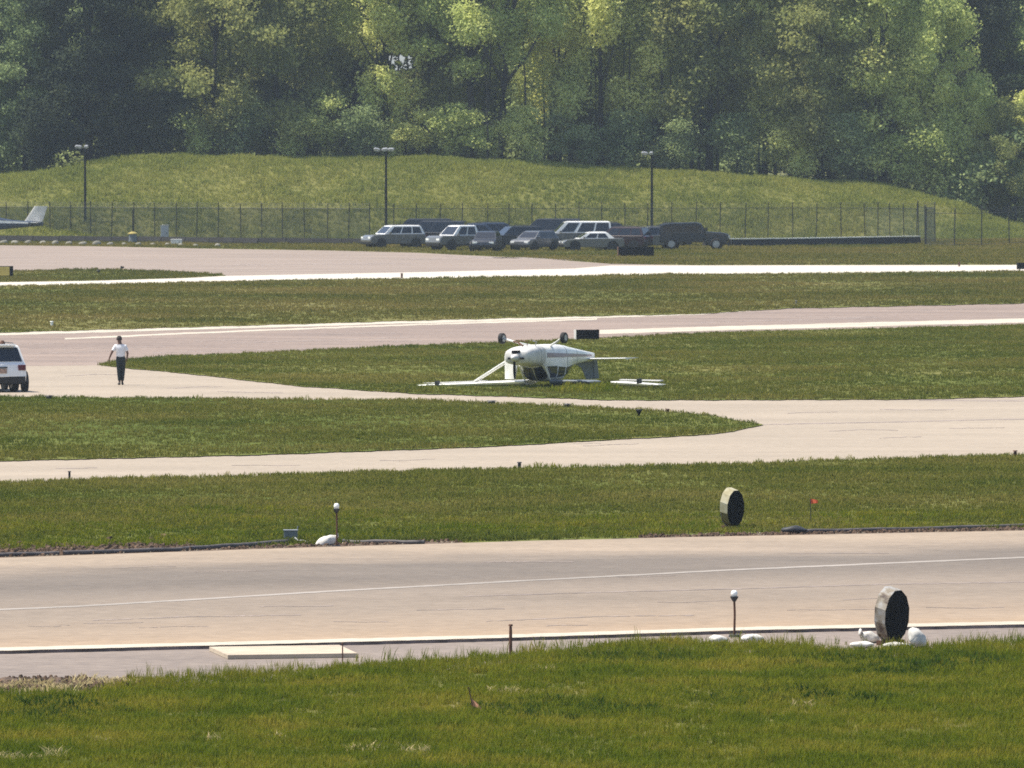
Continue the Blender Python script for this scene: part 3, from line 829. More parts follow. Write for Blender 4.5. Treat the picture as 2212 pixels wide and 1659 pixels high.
inner = [(-8, 'above the parked aircraft at the left edge'), (122, 'just left of the left light pole'), (245, 'just right of the left light pole'), (378, 'above the pale grey cabinet'), (528, 'between the two broad pale trees'), (668, 'at the right flank of the broad pale trees'), (782, 'just left of the middle light pole'), (878, 'just right of the middle light pole'),
         (970, 'left of the two bare dark trunks'), (1050, 'between the two bare dark trunks'), (1136, 'right of the thickest dark trunk'), (1245, 'above the tall white-roofed vehicle'), (1358, 'just left of the right light pole'), (1472, 'just right of the right light pole'), (1590, 'above the bonnet of the hooded truck'), (1710, 'above the left part of the barrier wall'),
         (1838, 'above the right part of the barrier wall'), (1958, 'above the right end of the mesh fence'), (2060, 'above the open wire fence'), (2152, 'behind the low pale tree at the right edge'), (2250, 'beyond the right edge of the wood in view')]
for i, (px, where) in enumerate(inner):
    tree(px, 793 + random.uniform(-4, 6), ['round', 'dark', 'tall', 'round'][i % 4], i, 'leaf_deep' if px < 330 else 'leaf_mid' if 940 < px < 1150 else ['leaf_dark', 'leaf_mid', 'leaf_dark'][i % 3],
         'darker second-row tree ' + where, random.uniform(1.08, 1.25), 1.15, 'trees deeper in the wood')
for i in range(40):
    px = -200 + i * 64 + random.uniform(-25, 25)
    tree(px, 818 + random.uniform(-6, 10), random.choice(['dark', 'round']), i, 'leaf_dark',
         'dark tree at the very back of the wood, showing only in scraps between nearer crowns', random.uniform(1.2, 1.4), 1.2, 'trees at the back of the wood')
GS = 'saplings along the top of the mound'
saps = [(90, 'dull low sapling under the dull dark green tree, over the aircraft tail', 'leaf_deep', 1.1), (262, 'shaded sapling right of the left light pole', 'leaf_deep', 1.1), (355, 'dark sapling where the mound crest flattens, left of the broad pale trees', 'leaf_deep', 1.1), (398, 'sapling at the foot of the broad pale trees, left one', 'leaf_mid', .9), (520, 'low dark sapling between the two broad pale trees', 'leaf_dark', 1.0),
        (665, 'low sapling right of the broad pale trees', 'leaf_mid', 1.0), (780, 'dark sapling left of the middle light pole', 'leaf_dark', .85), (876, 'sapling just right of the middle light pole', 'leaf_mid', .8), (975, 'sapling left of the two bare dark trunks', 'leaf_mid', .9), (1048, 'small sapling between the two bare dark trunks', 'leaf_mid', .8),
        (1140, 'sapling just right of the thickest dark trunk', 'leaf_mid', .9), (1240, 'sapling over the roof of the tall white-roofed vehicle', 'leaf_dark', .85), (1355, 'dark low sapling left of the right light pole', 'leaf_dark', .95), (1462, 'dark sapling right of the right light pole', 'leaf_dark', .85), (1590, 'dark sapling over the bonnet of the hooded truck', 'leaf_dark', 1.0),
        (1705, 'sapling under the broad bright tree, left side', 'leaf_mid', 1.0), (1830, 'dark sapling under the broad bright tree, right side', 'leaf_dark', 1.1), (1935, 'sapling where the mound crest turns down', 'leaf_mid', 1.2), (2040, 'sapling on the falling crest right of the fence corner', 'leaf_mid', 1.3), (2130, 'dark sapling low on the falling crest near the right edge', 'leaf_dark', 1.4)]
for i, (px, label, leaf, s) in enumerate(saps):
    tree(px, RIDGE_Y + 3 + random.uniform(0, 2), 'sapling', i, leaf, label, s, 1.2, GS, name='sapling', cat='sapling')
# undergrowth between the trunks, nobody could count it
ul = []
for i in range(420):
    x = random.uniform(-62, 62); Y = random.uniform(779, 850)
    ul.append((x, Y, mound_z(x, Y) + random.uniform(.3, 2.0) * (1 if Y < 800 else 2.4), random.uniform(1, 2.2), random.uniform(1, 2), random.uniform(.6, 1.3)))
ug = bpy.data.objects.new('undergrowth', crown_mesh('undergrowth', ul, 120000, .28, .55, 5, 'leaf_dark')); COL.objects.link(ug); tag(ug, kind='stuff')

# ------------------------------------------------------------------ fence, barriers, light poles
def fence(name, label, line, spacing, h, panels, post_r=.036):
    """line = ground points; posts every spacing; panels(px) -> screen material"""
    root = thing(name, label, 'fence', line[0])
    o = Vector(line[0])
    post = MB().tube([(0, 0, -.2), (0, 0, h), (0, -.32, h + .38)], post_r, 6)
    pm = None; prev = None
    top = []
    for i in range(len(line) - 1):
        a, b = Vector(line[i]), Vector(line[i + 1])
        n = max(1, round((b - a).length / spacing))
        for k in range(n + (1 if i == len(line) - 2 else 0)):
            p = a.lerp(b, k / n)
            if pm is None:
                ob = post.build('post', 'dark_metal', root); pm = ob.data
            else:
                ob = bpy.data.objects.new('post', pm); COL.objects.link(ob); ob.parent = root
            ob.location = p - o + Vector((random.uniform(-.1, .1), 0, random.uniform(-.05, .12)))
            ob.rotation_euler = (random.uniform(-.02, .02), random.uniform(-.025, .025), 0)
            if prev is not None:
                m = panels(prev)
                q0, q1 = prev - o, p - o
                dy = Vector((0, .06, 0))
                pb = MB(); n_ = 4
                rings = [[q0.lerp(q1, t / n_) + dy + Vector((0, .03 * math.sin(t * 2.1), .1)), q0.lerp(q1, t / n_) + dy + Vector((0, .03 * math.sin(t * 1.7 + 1), h - .03 * (1 - abs(t / n_ * 2 - 1))))] for t in range(n_ + 1)]
                pb.loft(rings, cap=False, closed=False)
                pb.build('fence_panel', m, root, fixn=False)
            prev = p; top.append(p - o)
    for zz, rr in ((h - .02, .022), (.12, .018)):
        MB().tube([p + Vector((0, .06, zz)) for p in top], rr, 5).build('rail', 'dark_metal', root)
    for j in range(3):
        MB().tube([p + Vector((0, -.1 * (j + 1), h + .12 * (j + 1))) for p in top], .008, 4).build('barbed_wire', 'dark_metal', root)
    return root
Lf = lambda pts: [G(x, y) for x, y in pts]
gp = lambda px, Y: Vector(((px - CX) / FD * Y, Y, 0))
main = Lf([(-120, 514.5), (800, 520.5), (1400, 519), (1868, 518)]) + [gp(1980, 734)]
def main_screen(p):
    px = CX + p.x * FD / p.y
    return 'screen' if px < 800 else ('screen_light' if px > 1860 else 'chain')
fence('security_fence', 'long dark chain-link fence with mesh screen running along the foot of the mound', main, 1.95, 2.62, main_screen)
fence('side_fence', 'short screened return of fence at the right end, running towards the camera', [gp(1984, 732), gp(2019, 722), gp(1997, 709)], 99, 2.8, lambda p: 'screen_light', .045)
fence('field_fence', 'open wire fence with few widely spaced posts at the right edge', [gp(2000, 708.5), gp(2060, 705), gp(2119, 706), gp(2180, 714), gp(2245, 722), gp(2330, 728)], 99, 2.55, lambda p: 'chain_open', .045)

def barrier(name, label, pts, h, w, cap, seg=2.4):
    root = thing(name, label, 'barrier', G(*pts[0]))
    o = G(*pts[0])
    P = [G(*p) - o for p in pts]
    meshes = {}
    for i in range(len(P) - 1):
        a, b = P[i], P[i + 1]
        n = max(1, round((b - a).length / seg)); L_ = (b - a).length / n
        ang = math.atan2(b.y - a.y, b.x - a.x)
        prof = [(-w / 2, 0), (w / 2, 0), (w * .46, h * .35), (w * .26, h), (-w * .26, h), (-w * .46, h * .35)]
        for k in range(n):
            mbx = MB(); ln = L_ - .05
            mbx.add([(-ln / 2, y, z) for y, z in prof] + [(ln / 2, y, z) for y, z in prof],
                    [(j, (j + 1) % 6, (j + 1) % 6 + 6, j + 6) for j in range(6)] + [tuple(reversed(range(6))), tuple(range(6, 12))])
            ob = mbx.build('block', 'barrier', root)
            ob.location = a.lerp(b, (k + .5) / n) + Vector((0, random.uniform(-.03, .03), random.uniform(-.015, .015)))
            ob.rotation_euler = (0, 0, ang)
        if cap:
            MB().box((0, 0, 0), ((b - a).length, w * .75, .07)).build('rail', 'barrier_cap', root)
            c = kids(root)[-1]; c.location = a.lerp(b, .5) + Vector((0, 0, h + .05)); c.rotation_euler = (0, 0, ang)
    return root
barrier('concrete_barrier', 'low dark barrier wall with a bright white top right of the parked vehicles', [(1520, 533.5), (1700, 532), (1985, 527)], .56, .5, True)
barrier('kerb_barrier', 'low dark barrier wall along the apron edge in front of the parked aircraft', [(-150, 520.5), (300, 524), (560, 527), (800, 528.5)], .48, .5, False)
for i, x in enumerate([8, 33, 61, 93, 119, 149, 179, 208, 238, 268, 299, 329, 362, 391, 423, 470]):
    y = 527.6 + (x - 8) * .012
    s = 1.0 if i < 9 else .8
    mb = MB()
    ring = []
    for zz, k in ((0, .95), (.10, 1.0), (.22, .85), (.28, .5)):
        ring.append([(k * .33 * math.cos(a) * (1 + .15 * math.sin(3 * a + i)), k * .28 * math.sin(a), zz * (1 + .1 * math.cos(a + i))) for a in np.linspace(0, 2 * math.pi, 9)[:-1]])
    mb.loft(ring)
    o = mb.build('white_stone', 'stone', smooth=True)
    o.location = G(x, y); o.scale = (s * random.uniform(.85, 1.15), s, s * random.uniform(.85, 1.2)); o.rotation_euler = (0, 0, random.uniform(0, 6))
    nth = ['first', 'second', 'third', 'fourth', 'fifth', 'sixth', 'seventh', 'eighth', 'ninth', 'tenth', 'eleventh', 'twelfth', 'thirteenth', 'fourteenth', 'fifteenth', 'last'][i]
    tag(o, f'pale rounded stone, {nth} from the left edge in the row along the apron', 'stone', 'pale stones along the apron edge')

def pole(px, y_base, y_top, label, arms):
    Y = G(px, y_base).y
    base = G(px, y_base)
    h = at(px, y_top, Y).z
    t = thing('light_pole', label, 'light pole', base, 0, 'tall lamp poles along the fence')
    MB().tube([(0, 0, -.3), (0, 0, h * .5), (0, 0, h)], [.115, .1, .08], 8).build('pole', 'matt_black', t)
    MB().box((0, 0, .12), (.45, .45, .24)).build('footing', 'barrier', t, bevel=.03)
    x0, x1 = min(a[0] for a in arms) * .9, max(a[0] for a in arms) * .9
    MB().tube([(x0, 0, h - .12), (x1, 0, h - .12)], .04, 6).build('crossarm', 'dark_metal', t)
    for dx, w, tilt in arms:
        f = MB().prism([(-w / 2, 0), (w / 2, 0), (w / 2, .10), (w * .3, .15), (-w * .3, .15), (-w / 2, .06)], -.18, .18).build('lamp_head', 'metal', t, bevel=.015)
        f.location = (dx, 0, h - .08); f.rotation_euler = (.25, tilt, 0)
        MB().box((0, 0, -.02), (w * .8, .34, .03)).build('lens', 'lens_white', f)
    return t
pole(184, 515.5, 316, 'tall black lamp pole on the left above the mesh fence, behind the aircraft tail', [(-.55, .55, .1), (.1, .35, -.2)])
pole(834, 519, 322, 'middle tall black lamp pole with a wide lamp bar, behind the left parked vehicles', [(-.75, .5, .25), (-.1, .5, -.1), (.4, .5, 0)])
pole(1408, 518, 330, 'tall black lamp pole on the right, behind the grey parked vehicle', [(-.6, .5, .15), (-.05, .3, 0)])

# ------------------------------------------------------------------ vehicles
def wheel_mesh(r, w):
    mb = MB()
    prof = [(r * .62, -w * .46), (r * .9, -w * .5), (r, -w * .36), (r, w * .36), (r * .9, w * .5), (r * .62, w * .46)]
    n = 20
    rings = [[(p[0] * math.cos(k * 2 * math.pi / n), p[1], p[0] * math.sin(k * 2 * math.pi / n)) for k in range(n)] for p in prof]
    mb.loft(rings, cap=False)
    rim = MB()
    rings = [[(p[0] * math.cos(k * 2 * math.pi / n), p[1], p[0] * math.sin(k * 2 * math.pi / n)) for k in range(n)] for p in [(r * .62, -w * .44), (r * .5, -w * .3), (r * .15, -w * .34), (r * .15, w * .34), (r * .5, w * .3), (r * .62, w * .44)]]
    rim.loft(rings)
    return mb, rim
def smoothstep(t): return t * t * (3 - 2 * t)
SPECS = {
 # rear at x=0, front at x=L; lower body outline, greenhouse base / top spans, beltline, roof
 'suv':    dict(L=4.7, W=1.88, body=[(.06, .42), (-.02, .60), (.0, .78), (.06, 1.02), (.16, 1.10), (3.25, 1.10), (4.4, 1.0), (4.62, .86), (4.7, .62), (4.66, .36), (.16, .32)], gb=(.14, 3.45), gt=(.42, 2.75), belt=1.09, roof=1.74, rails=True),
 'sedan':  dict(L=4.7, W=1.82, body=[(.08, .36), (.0, .55), (.02, .86), (.1, .96), (3.3, .93), (4.4, .82), (4.64, .68), (4.7, .5), (4.62, .3), (.2, .28)], gb=(.75, 3.45), gt=(1.35, 2.6), belt=.93, roof=1.43, rails=False),
 'van':    dict(L=5.2, W=1.98, body=[(.04, .42), (.0, .62), (.0, 1.2), (3.9, 1.2), (4.85, 1.02), (5.1, .9), (5.2, .6), (5.12, .36), (.14, .34)], gb=(.02, 4.3), gt=(.1, 3.45), belt=1.19, roof=2.05, rails=False),
 'pickup': dict(L=5.6, W=1.98, body=[(.04, .55), (.0, .7), (.02, 1.12), (3.9, 1.12), (5.3, 1.08), (5.52, .95), (5.6, .6), (5.5, .42), (.12, .46)], gb=(2.0, 4.3), gt=(2.15, 3.6), belt=1.11, roof=1.86, rails=False),
 'hatch':  dict(L=4.1, W=1.76, body=[(.06, .36), (-.01, .55), (.02, .85), (.1, .96), (2.95, .96), (3.85, .86), (4.06, .7), (4.1, .5), (4.02, .3), (.18, .28)], gb=(.10, 3.15), gt=(.5, 2.4), belt=.95, roof=1.5, rails=False),
}
def car(kind, paint, label, px, py, yaw, name, cat, group=None, lower=None, plate=False):
    """yaw 0 = facing right in the picture, counter-clockwise from above"""
    S = SPECS[kind]; L_, W = S['L'], S['W']; h = W / 2; cx = L_ / 2
    t = thing(name, label, cat, G(px, py, 0), R(yaw), group)
    sh = lambda pr: [(x - cx, z) for x, z in pr]
    # body: plan-view rounding by lofting across the width
    rings = []
    for f, ins in ((-1, .16), (-.97, .05), (-.8, .0), (0, -.03), (.8, 0), (.97, .05), (1, .16)):
        zc = .7
        rings.append([(x * (1 - ins / cx * .7), f * h, zc + (z - zc) * (1 - .55 * ins)) for x, z in sh(S['body'])])
    body = MB().loft(rings).build('body', paint, t, bevel=0, smooth=False)
    g0, g1 = S['gb'], S['gt']; b, r_ = S['belt'], S['roof']
    hb, ht = h * .95, h * .77
    n = 6
    def hw(z): return hb + (ht - hb) * (z - b) / (r_ - b)
    def xr(z): return g0[0] + (g1[0] - g0[0]) * (z - b) / (r_ - b) - cx
    def xf(z): return g0[1] + (g1[1] - g0[1]) * (z - b) / (r_ - b) - cx
    gr = []
    for z, k in ((b - .05, 1), (b + .7 * (r_ - b), 1), (r_ - .05, .985), (r_, .90)):
        zz = min(z, r_)
        gr.append([(xr(zz) + (1 - k) * 1.2, -hw(zz) * k, z), (xf(zz) - (1 - k) * 2.2, -hw(zz) * k, z), (xf(zz) - (1 - k) * 2, hw(zz) * k, z), (xr(zz) + (1 - k) * 1.2, hw(zz) * k, z)])
    MB().loft(gr).build('cabin', 'car_white' if paint == 'car_white_shaded' else paint, t)  # white cabin over a darkened body: roof sunlight put into the colour
    e = .008
    z0, z1 = b + .05, r_ - .12
    def side_pane(u0, u1, s):
        q = []
        for (u, z) in ((u0, z0), (u1, z0), (u1, z1), (u0, z1)):
            x = xr(z) + (xf(z) - xr(z)) * u
            q.append(Vector((x, s * (hw(z) + e), z)))
        m_ = MB().add(q + [p - Vector((0, s * .03, 0)) for p in q], [(0, 1, 2, 3), (7, 6, 5, 4), (0, 4, 5, 1), (1, 5, 6, 2), (2, 6, 7, 3), (3, 7, 4, 0)])
        m_.build('side_window', 'glass', t)
    spans = {'suv': ((.06, .30), (.33, .60), (.63, .90)), 'sedan': ((.16, .49), (.52, .86)), 'van': ((.04, .30), (.33, .62), (.68, .92)), 'pickup': ((.1, .46), (.5, .86)), 'hatch': ((.08, .42), (.46, .86))}[kind]
    for s in (-1, 1):
        for u0, u1 in spans: side_pane(u0, u1, s)
    for fn, sg, nm in ((xf, 1, 'windscreen'), (xr, -1, 'rear_window')):
        q = [Vector((fn(z) + sg * e * 1.6, y * hw(z) * .9, z)) for z, y in ((z0, -1), (z0, 1), (z1 + .02, 1), (z1 + .02, -1))]
        MB().add(q + [p - Vector((sg * .03, 0, 0)) for p in q], [(0, 1, 2, 3), (7, 6, 5, 4), (0, 4, 5, 1), (1, 5, 6, 2), (2, 6, 7, 3), (3, 7, 4, 0)]).build(nm, 'glass', t)
    wr = .36 if kind != 'pickup' else .39
    tm, rm = wheel_mesh(wr, .235)
    tyre = rimd = None
    for wx in (L_ * .19, L_ * .80):
        for s in (-1, 1):
            if tyre is None:
                w = tm.build('wheel', 'tyre', t, smooth=True); ri = rm.build('rim', 'metal', w); tyre, rimd = w.data, ri.data
            else:
                w = bpy.data.objects.new('wheel', tyre); COL.objects.link(w); w.parent = t
                ri = bpy.data.objects.new('rim', rimd); COL.objects.link(ri); ri.parent = w
            w.location = (wx - cx, s * (h - (.26 if plate else .13)), wr)
            arch = MB(); k = 12
            arch.loft([[( (wr + .075) * math.cos(a), y, (wr + .075) * math.sin(a)) for a in np.linspace(0, 2 * math.pi, k + 1)[:-1]] for y in (-.1, .0)])
            ao = arch.build('wheel_arch', 'black', t); ao.location = (wx - cx, s * (h + (0.004 if s > 0 else .096)) - (.0 if s > 0 else .0), wr)
    lw = lower or 'black'
    MB().prism([(-cx - .03, .34), (-cx + .22, .30), (-cx + .22, .58), (-cx - .035, .60)], -h * .93, h * .93).build('rear_bumper', lw, t, bevel=.02)
    MB().prism([(cx - .26, .28), (cx + .0, .32), (cx + .02, .5), (cx - .2, .52)], -h * .9, h * .9).build('front_bumper', lw, t, bevel=.02)
    MB().box((0, 0, .40), (L_ * .52, W * .985, .14)).build('sill', lw, t, bevel=.02)
    lz = .92 if S['belt'] > 1 else .78
    for s in (-1, 1):
        MB().box((-cx + .06, s * h * .80, lz), (.16, h * .30, .20)).build('tail_light', 'red_lens', t, bevel=.02)
        MB().box((cx - .15, s * h * .70, lz - .12), (.26, h * .40, .15)).build('headlight', 'lens_white', t, bevel=.02)
        MB().box((g0[1] - cx - .35, s * (h + .09), b + .08), (.12, .2, .15)).build('mirror', paint, t, bevel=.03)
        if S['rails']:
            MB().tube([(g1[0] - cx + .2, s * ht * .82, r_ + .0), (g1[0] - cx + .3, s * ht * .82, r_ + .055), (g1[1] - cx - .3, s * ht * .82, r_ + .055), (g1[1] - cx - .15, s * ht * .82, r_)], .018, 5).build('roof_rail', 'dark_metal', t)
    if kind == 'pickup':
        MB().box((1.02 - cx, 0, 1.125), (1.8, W * .80, .02)).build('load_bed', 'black', t)
    if plate:
        MB().box((-cx - .035, 0, .80), (.03, .34, .17)).build('number_plate', 'plate', t)
        MB().box((-cx - .012, 0, .93), (.05, .40, .05)).build('tailgate_handle', 'dark_metal', t, bevel=.01)
        MB().tube([(g1[1] - cx - 1.2, -.42, r_ + .0), (g1[1] - cx - 1.2, -.42, r_ + .06), (g1[1] - cx - 1.2, -.42, r_ + .13)], [.11, .10, .06], 10).build('roof_beacon', 'rust', t)
        MB().box((-cx + .33, 0, r_ + .0), (.26, W * .62, .05)).build('spoiler', paint, t, bevel=.02)
    return t

# the white car at the left edge, seen from behind
car('suv', 'car_white', 'white high car with black lower body at the left edge, seen from behind', -31, 845, 108, 'white_car', 'car', plate=True)

# parked row in front of the fence
GV = 'vehicles parked in a row below the mound'
row = [
 ('suv', 'car_white_shaded', 'pale square-backed vehicle at the left end of the parked row', 850, 529, 205, None),
 ('van', 'car_dark', 'dark van with a plain dark side, second vehicle from the left of the parked row', 935, 528, 172, None),
 ('suv', 'car_blue', 'dark blue vehicle behind the pale flat-tailed one in the parked row', 1035, 525, 10, None),
 ('pickup', 'car_white_shaded', 'pale vehicle with a short flat tail and dark wheel, left of the dark domed car', 1000, 533, 215, None),
 ('hatch', 'car_dark', 'small dark car with a round outline right of the pale flat-tailed vehicle', 1052, 536, 262, None),
 ('suv', 'car_dark', 'black high vehicle in the middle of the parked row left of the tall white-roofed one', 1110, 531, 200, None),
 ('hatch', 'car_silver', 'small silver car half hidden between the black vehicle and the tall white-roofed one', 1155, 535, 235, None),
 ('van', 'car_white_shaded', 'tallest vehicle of the parked row with a bright white roof', 1245, 529, 186, None),
 ('sedan', 'car_white_shaded', 'low white saloon car in front of the tall white-roofed vehicle', 1278, 535, 190, None),
 ('suv', 'car_red', 'dark maroon vehicle right of the low white saloon', 1338, 533, 160, None),
 ('van', 'car_dark', 'dark high vehicle partly hidden behind the first two vehicles from the left', 905, 522, 180, None),
 ('suv', 'car_dark', 'dark vehicle behind the pale one with the short flat tail', 985, 521, 8, None),
 ('suv', 'car_blue', 'dark vehicle seen between the domed car and the black high vehicle', 1078, 522, 15, None),
 ('van', 'car_dark', 'dark van behind the small silver car, left of the tall white-roofed vehicle', 1185, 522, 175, None),
 ('suv', 'car_dark', 'dark vehicle behind the maroon one', 1325, 522, 5, None),
 ('suv', 'car_dark', 'dark vehicle close behind the left end of the hooded truck', 1440, 524, 186, None),
 ('suv', 'car_silver', 'grey high vehicle with pale roof left of the dark hooded truck', 1408, 532, 193, None),
]
for kind, paint, label, px, py, yaw, _ in row:
    car(kind, paint, label, px, py + 7, yaw, {'suv': 'parked_car', 'hatch': 'parked_car', 'sedan': 'parked_car', 'van': 'parked_van', 'pickup': 'parked_pickup'}[kind], {'van': 'van', 'pickup': 'pickup'}.get(kind, 'car'), GV)

t = thing('hooded_truck', 'long dark truck with box body and bonnet facing right, right end of the row', 'truck', G(1498, 539), R(-4), GV)
MB().prism([(-2.5, .55), (.75, .55), (.95, 1.2), (.6, 1.95), (.2, 2.06), (-1.9, 1.98), (-2.45, 1.85)], -1.05, 1.05).build('body', 'car_dark', t, bevel=.07)
MB().prism([(.8, .5), (2.55, .5), (2.72, .8), (2.66, 1.15), (2.2, 1.28), (.95, 1.36)], -.95, .95).build('bonnet', 'car_dark', t, bevel=.08)
MB().prism([(.93, 1.36), (1.0, 1.36), (.66, 1.9), (.6, 1.9)], -.88, .88).build('windscreen', 'glass', t)
for s in (-1, 1):
    for x0, x1 in ((-2.2, -1.5), (-1.4, -.7), (-.6, .45)):
        MB().box(((x0 + x1) / 2, s * 1.052, 1.58), (x1 - x0, .02, .42)).build('side_window', 'glass', t)
    MB().box((2.7, s * .68, .95), (.06, .3, .2)).build('headlight', 'lens_white', t, bevel=.02)
    MB().box((.95, s * 1.2, 1.5), (.1, .22, .28)).build('mirror', 'black', t, bevel=.02)
MB().box((2.78, 0, .55), (.14, 1.9, .26)).build('front_bumper', 'black', t, bevel=.03)
tm, rm = wheel_mesh(.43, .28)
for wx in (-1.6, 1.75):
    for s in (-1, 1):
        w = tm.build('wheel', 'tyre', t, smooth=True); rm.build('rim', 'metal', w); w.location = (wx, s * .95, .43)

# ------------------------------------------------------------------ aircraft
def sq_ring(x, zb, zt, hw, n=18, p=3.4):
    zc, hh = (zb + zt) / 2, (zt - zb) / 2
    out = []
    for k in range(n):
        a = 2 * math.pi * (k + .5) / n
        c, s = math.cos(a), math.sin(a)
        out.append(Vector((x, hw * math.copysign(abs(c) ** (2 / p), c), zc + hh * math.copysign(abs(s) ** (2 / p), s))))
    return out
FOIL = [(0, 0), (.03, .045), (.12, .085), (.32, .105), (.65, .06), (1, .006), (1, -.004), (.6, -.018), (.3, -.03), (.1, -.03), (.02, -.018)]
def foil_ring(xle, chord, y, z, th=1.0, axis='y'):
    r = []
    for u, v in FOIL:
        if axis == 'y': r.append(Vector((xle - u * chord, y, z + v * chord * th)))
        else: r.append(Vector((xle - u * chord, v * chord * th, y)))
    return r

def fuselage_at(stations, x):
    xs = [s[0] for s in stations][::-1]
    f = lambda i: float(np.interp(x, xs, [s[i] for s in stations][::-1]))
    return f(1), f(2), f(3)

def highwing(root, dz=0.0, crushed=True):
    """white high-wing light aeroplane, nose towards +x, built upright about z = dz and parented to root"""
    st = [(2.02, .86, 1.34, .40), (1.9, .78, 1.42, .49), (1.5, .70, 1.47, .53), (.9, .66, 1.52, .55), (.52, .65, 1.56, .56), (.30, .65, 1.84, .565), (.05, .65, 2.14, .565), (-.6, .65, 2.20, .565), (-1.4, .67, 2.19, .55), (-1.9, .72, 1.98, .50), (-2.45, .80, 1.68, .42), (-3.3, .90, 1.56, .32), (-4.3, 1.02, 1.49, .21), (-5.25, 1.12, 1.44, .10), (-5.4, 1.14, 1.42, .06)]
    Z = Vector((0, 0, dz))
    T = lambda rings: [[p + Z for p in r] for r in rings]
    cow = [s for s in st if s[0] >= .5]; fus = [s for s in st if s[0] <= .53]
    MB().loft(T([sq_ring(*s) for s in fus])).build('fuselage', 'white', root, smooth=True)
    cw = MB().loft(T([sq_ring(s[0], s[1] + .006, s[2] - .006, s[3] + .004) for s in cow])).build('cowling', 'white_darkened', root, smooth=True)
    for s in (-1, 1):
        MB().box(Vector((2.03, s * .25, 1.17)) + Z, (.05, .15, .08)).build('air_intake', 'matt_black', cw, bevel=.02)
    MB().box(Vector((1.98, 0, .90)) + Z, (.12, .34, .12)).build('chin_intake', 'matt_black', cw, bevel=.02)
    sy = lambda x, z: (lambda b, t, w: w * max(.05, 1 - abs((z - (b + t) / 2) / ((t - b) / 2)) ** 3.4) ** (1 / 3.4))(*fuselage_at(st, x))
    def pane(nm, poly, s, m='glass'):
        A, B, C_, D_ = [Vector((x, 0, z)) for x, z in (poly if len(poly) == 4 else (poly[0], poly[2], poly[3], poly[5]))]
        rows_ = []
        for j in range(6):
            row_ = []
            for i in range(7):
                q = A.lerp(B, i / 6).lerp(D_.lerp(C_, i / 6), j / 5)
                row_.append(Vector((q.x, s * (sy(q.x, q.z) + .014), q.z)) + Z)
            rows_.append(row_)
        MB().loft(rows_, cap=False, closed=False).build(nm, m, root, fixn=False)
    for s in (-1, 1):
        pane('side_window', [(.36, 1.55), (-.55, 1.55), (-.55, 2.02), (-.05, 2.02)], s)
        pane('side_window', [(-.66, 1.58), (-1.35, 1.62), (-1.3, 1.98), (-.66, 2.02)], s)
        pane('side_shade', [(.4, .98), (-2.4, 1.04), (-4.9, 1.20), (-4.9, 1.27), (-2.4, 1.20), (.4, 1.18)], s, 'mauve_shade')  # mauve band paints the shade on the fuselage flank
        pane('rear_window', [(-1.45, 1.64), (-2.35, 1.56), (-2.25, 1.66), (-1.5, 2.04)], s)
    # windscreen: two curved panes with a centre post
    for s in (-1, 1):
        rows_ = []
        for u in (0.05, .5, .98):
            x = .52 - .46 * u; b, tt, w = fuselage_at(st, x)
            rows_.append([Vector((x + .028 * (1 - .2 * v), s * (.03 + (w * .84 - .03) * v), tt + .012 - .16 * v ** 3)) + Z for v in (0, .35, .7, 1)])
        MB().loft(rows_, cap=False, closed=False).build('windscreen', 'glass', root, smooth=True, fixn=False)
    for xx in (.9, -1.62, -3.0):
        b_, t_, w_ = fuselage_at(st, xx)
        MB().loft(T([sq_ring(xx + dx_, b_ - .007, t_ + .007, w_ + .007) for dx_ in (-.011, .011)]), cap=False).build('panel_seam', 'box_grey', root)
    for s in (-1, 1):
        MB().tube([Vector((.54, s * .50, 1.50)) + Z, Vector((.05, s * .51, 2.10)) + Z], .035, 6).build('windscreen_post', 'white', root)
    # wings; the crushed one has lost its outer end on one side
    cut = .9 if crushed else 0
    for s in (-1, 1):
        rings = [foil_ring(.12, 1.63, s * .5, 2.16), foil_ring(.12, 1.63, s * 2.6, 2.16 + .063), foil_ring(-.02, 1.15, s * (5.25 - cut * (s < 0)), 2.16 + .142), foil_ring(-.12, .92, s * (5.5 - cut * (s < 0)), 2.16 + .165, .5)]
        if crushed and s < 0:      # torn in two: a stub at the cabin and an outer panel lying askew
            MB().loft(T([foil_ring(.12, 1.63, s * .5, 2.16), foil_ring(.12, 1.60, s * 1.7, 2.17, .9), foil_ring(-.1, 1.1, s * 2.05, 2.22, .6)])).build('wing_stub', 'box_grey', root)
            ang = Matrix.Rotation(-.07, 3, 'Z')
            rings = [[ang @ q + Vector((-.12, 0, .05)) for q in r] for r in (foil_ring(.0, 1.3, s * 2.75, 2.19, .7), foil_ring(.1, 1.55, s * 3.0, 2.2), rings[2], rings[3])]
        w = MB().loft(T(rings)).build('wing', 'white', root, smooth=False)
        MB().box(Vector((-1.45 , s * (3.95 - .45 * cut * (s < 0)), 2.20)) + Z, (.28, 2.5 - .9 * cut * (s < 0), .045), Matrix.Rotation(s * .03, 3, 'X') @ Matrix.Rotation(s * -.06, 3, 'Z')).build('aileron', 'white_darkened', w, bevel=.012)
        if not (crushed and s < 0): MB().box(Vector((-1.55, s * 1.65, 2.165)) + Z, (.34, 2.0, .05), Matrix.Rotation(s * .03, 3, 'X')).build('flap', 'white_darkened', w, bevel=.012)
        MB().box(Vector((-.0, s * 4.05, 2.20)) + Z, (.35, .08, .20)).build('joint_cover', 'black', w, bevel=.02)
        # lift strut, a flat faired tube
        if crushed and s < 0: continue        # the strut on this side is torn off
        a, b = Vector((-.35, s * .52, .80)) + Z, Vector((-.45, s * 2.72, 2.16)) + Z
        d = (b - a).normalized(); u = Vector((1, 0, 0)); v = d.cross(u).normalized()
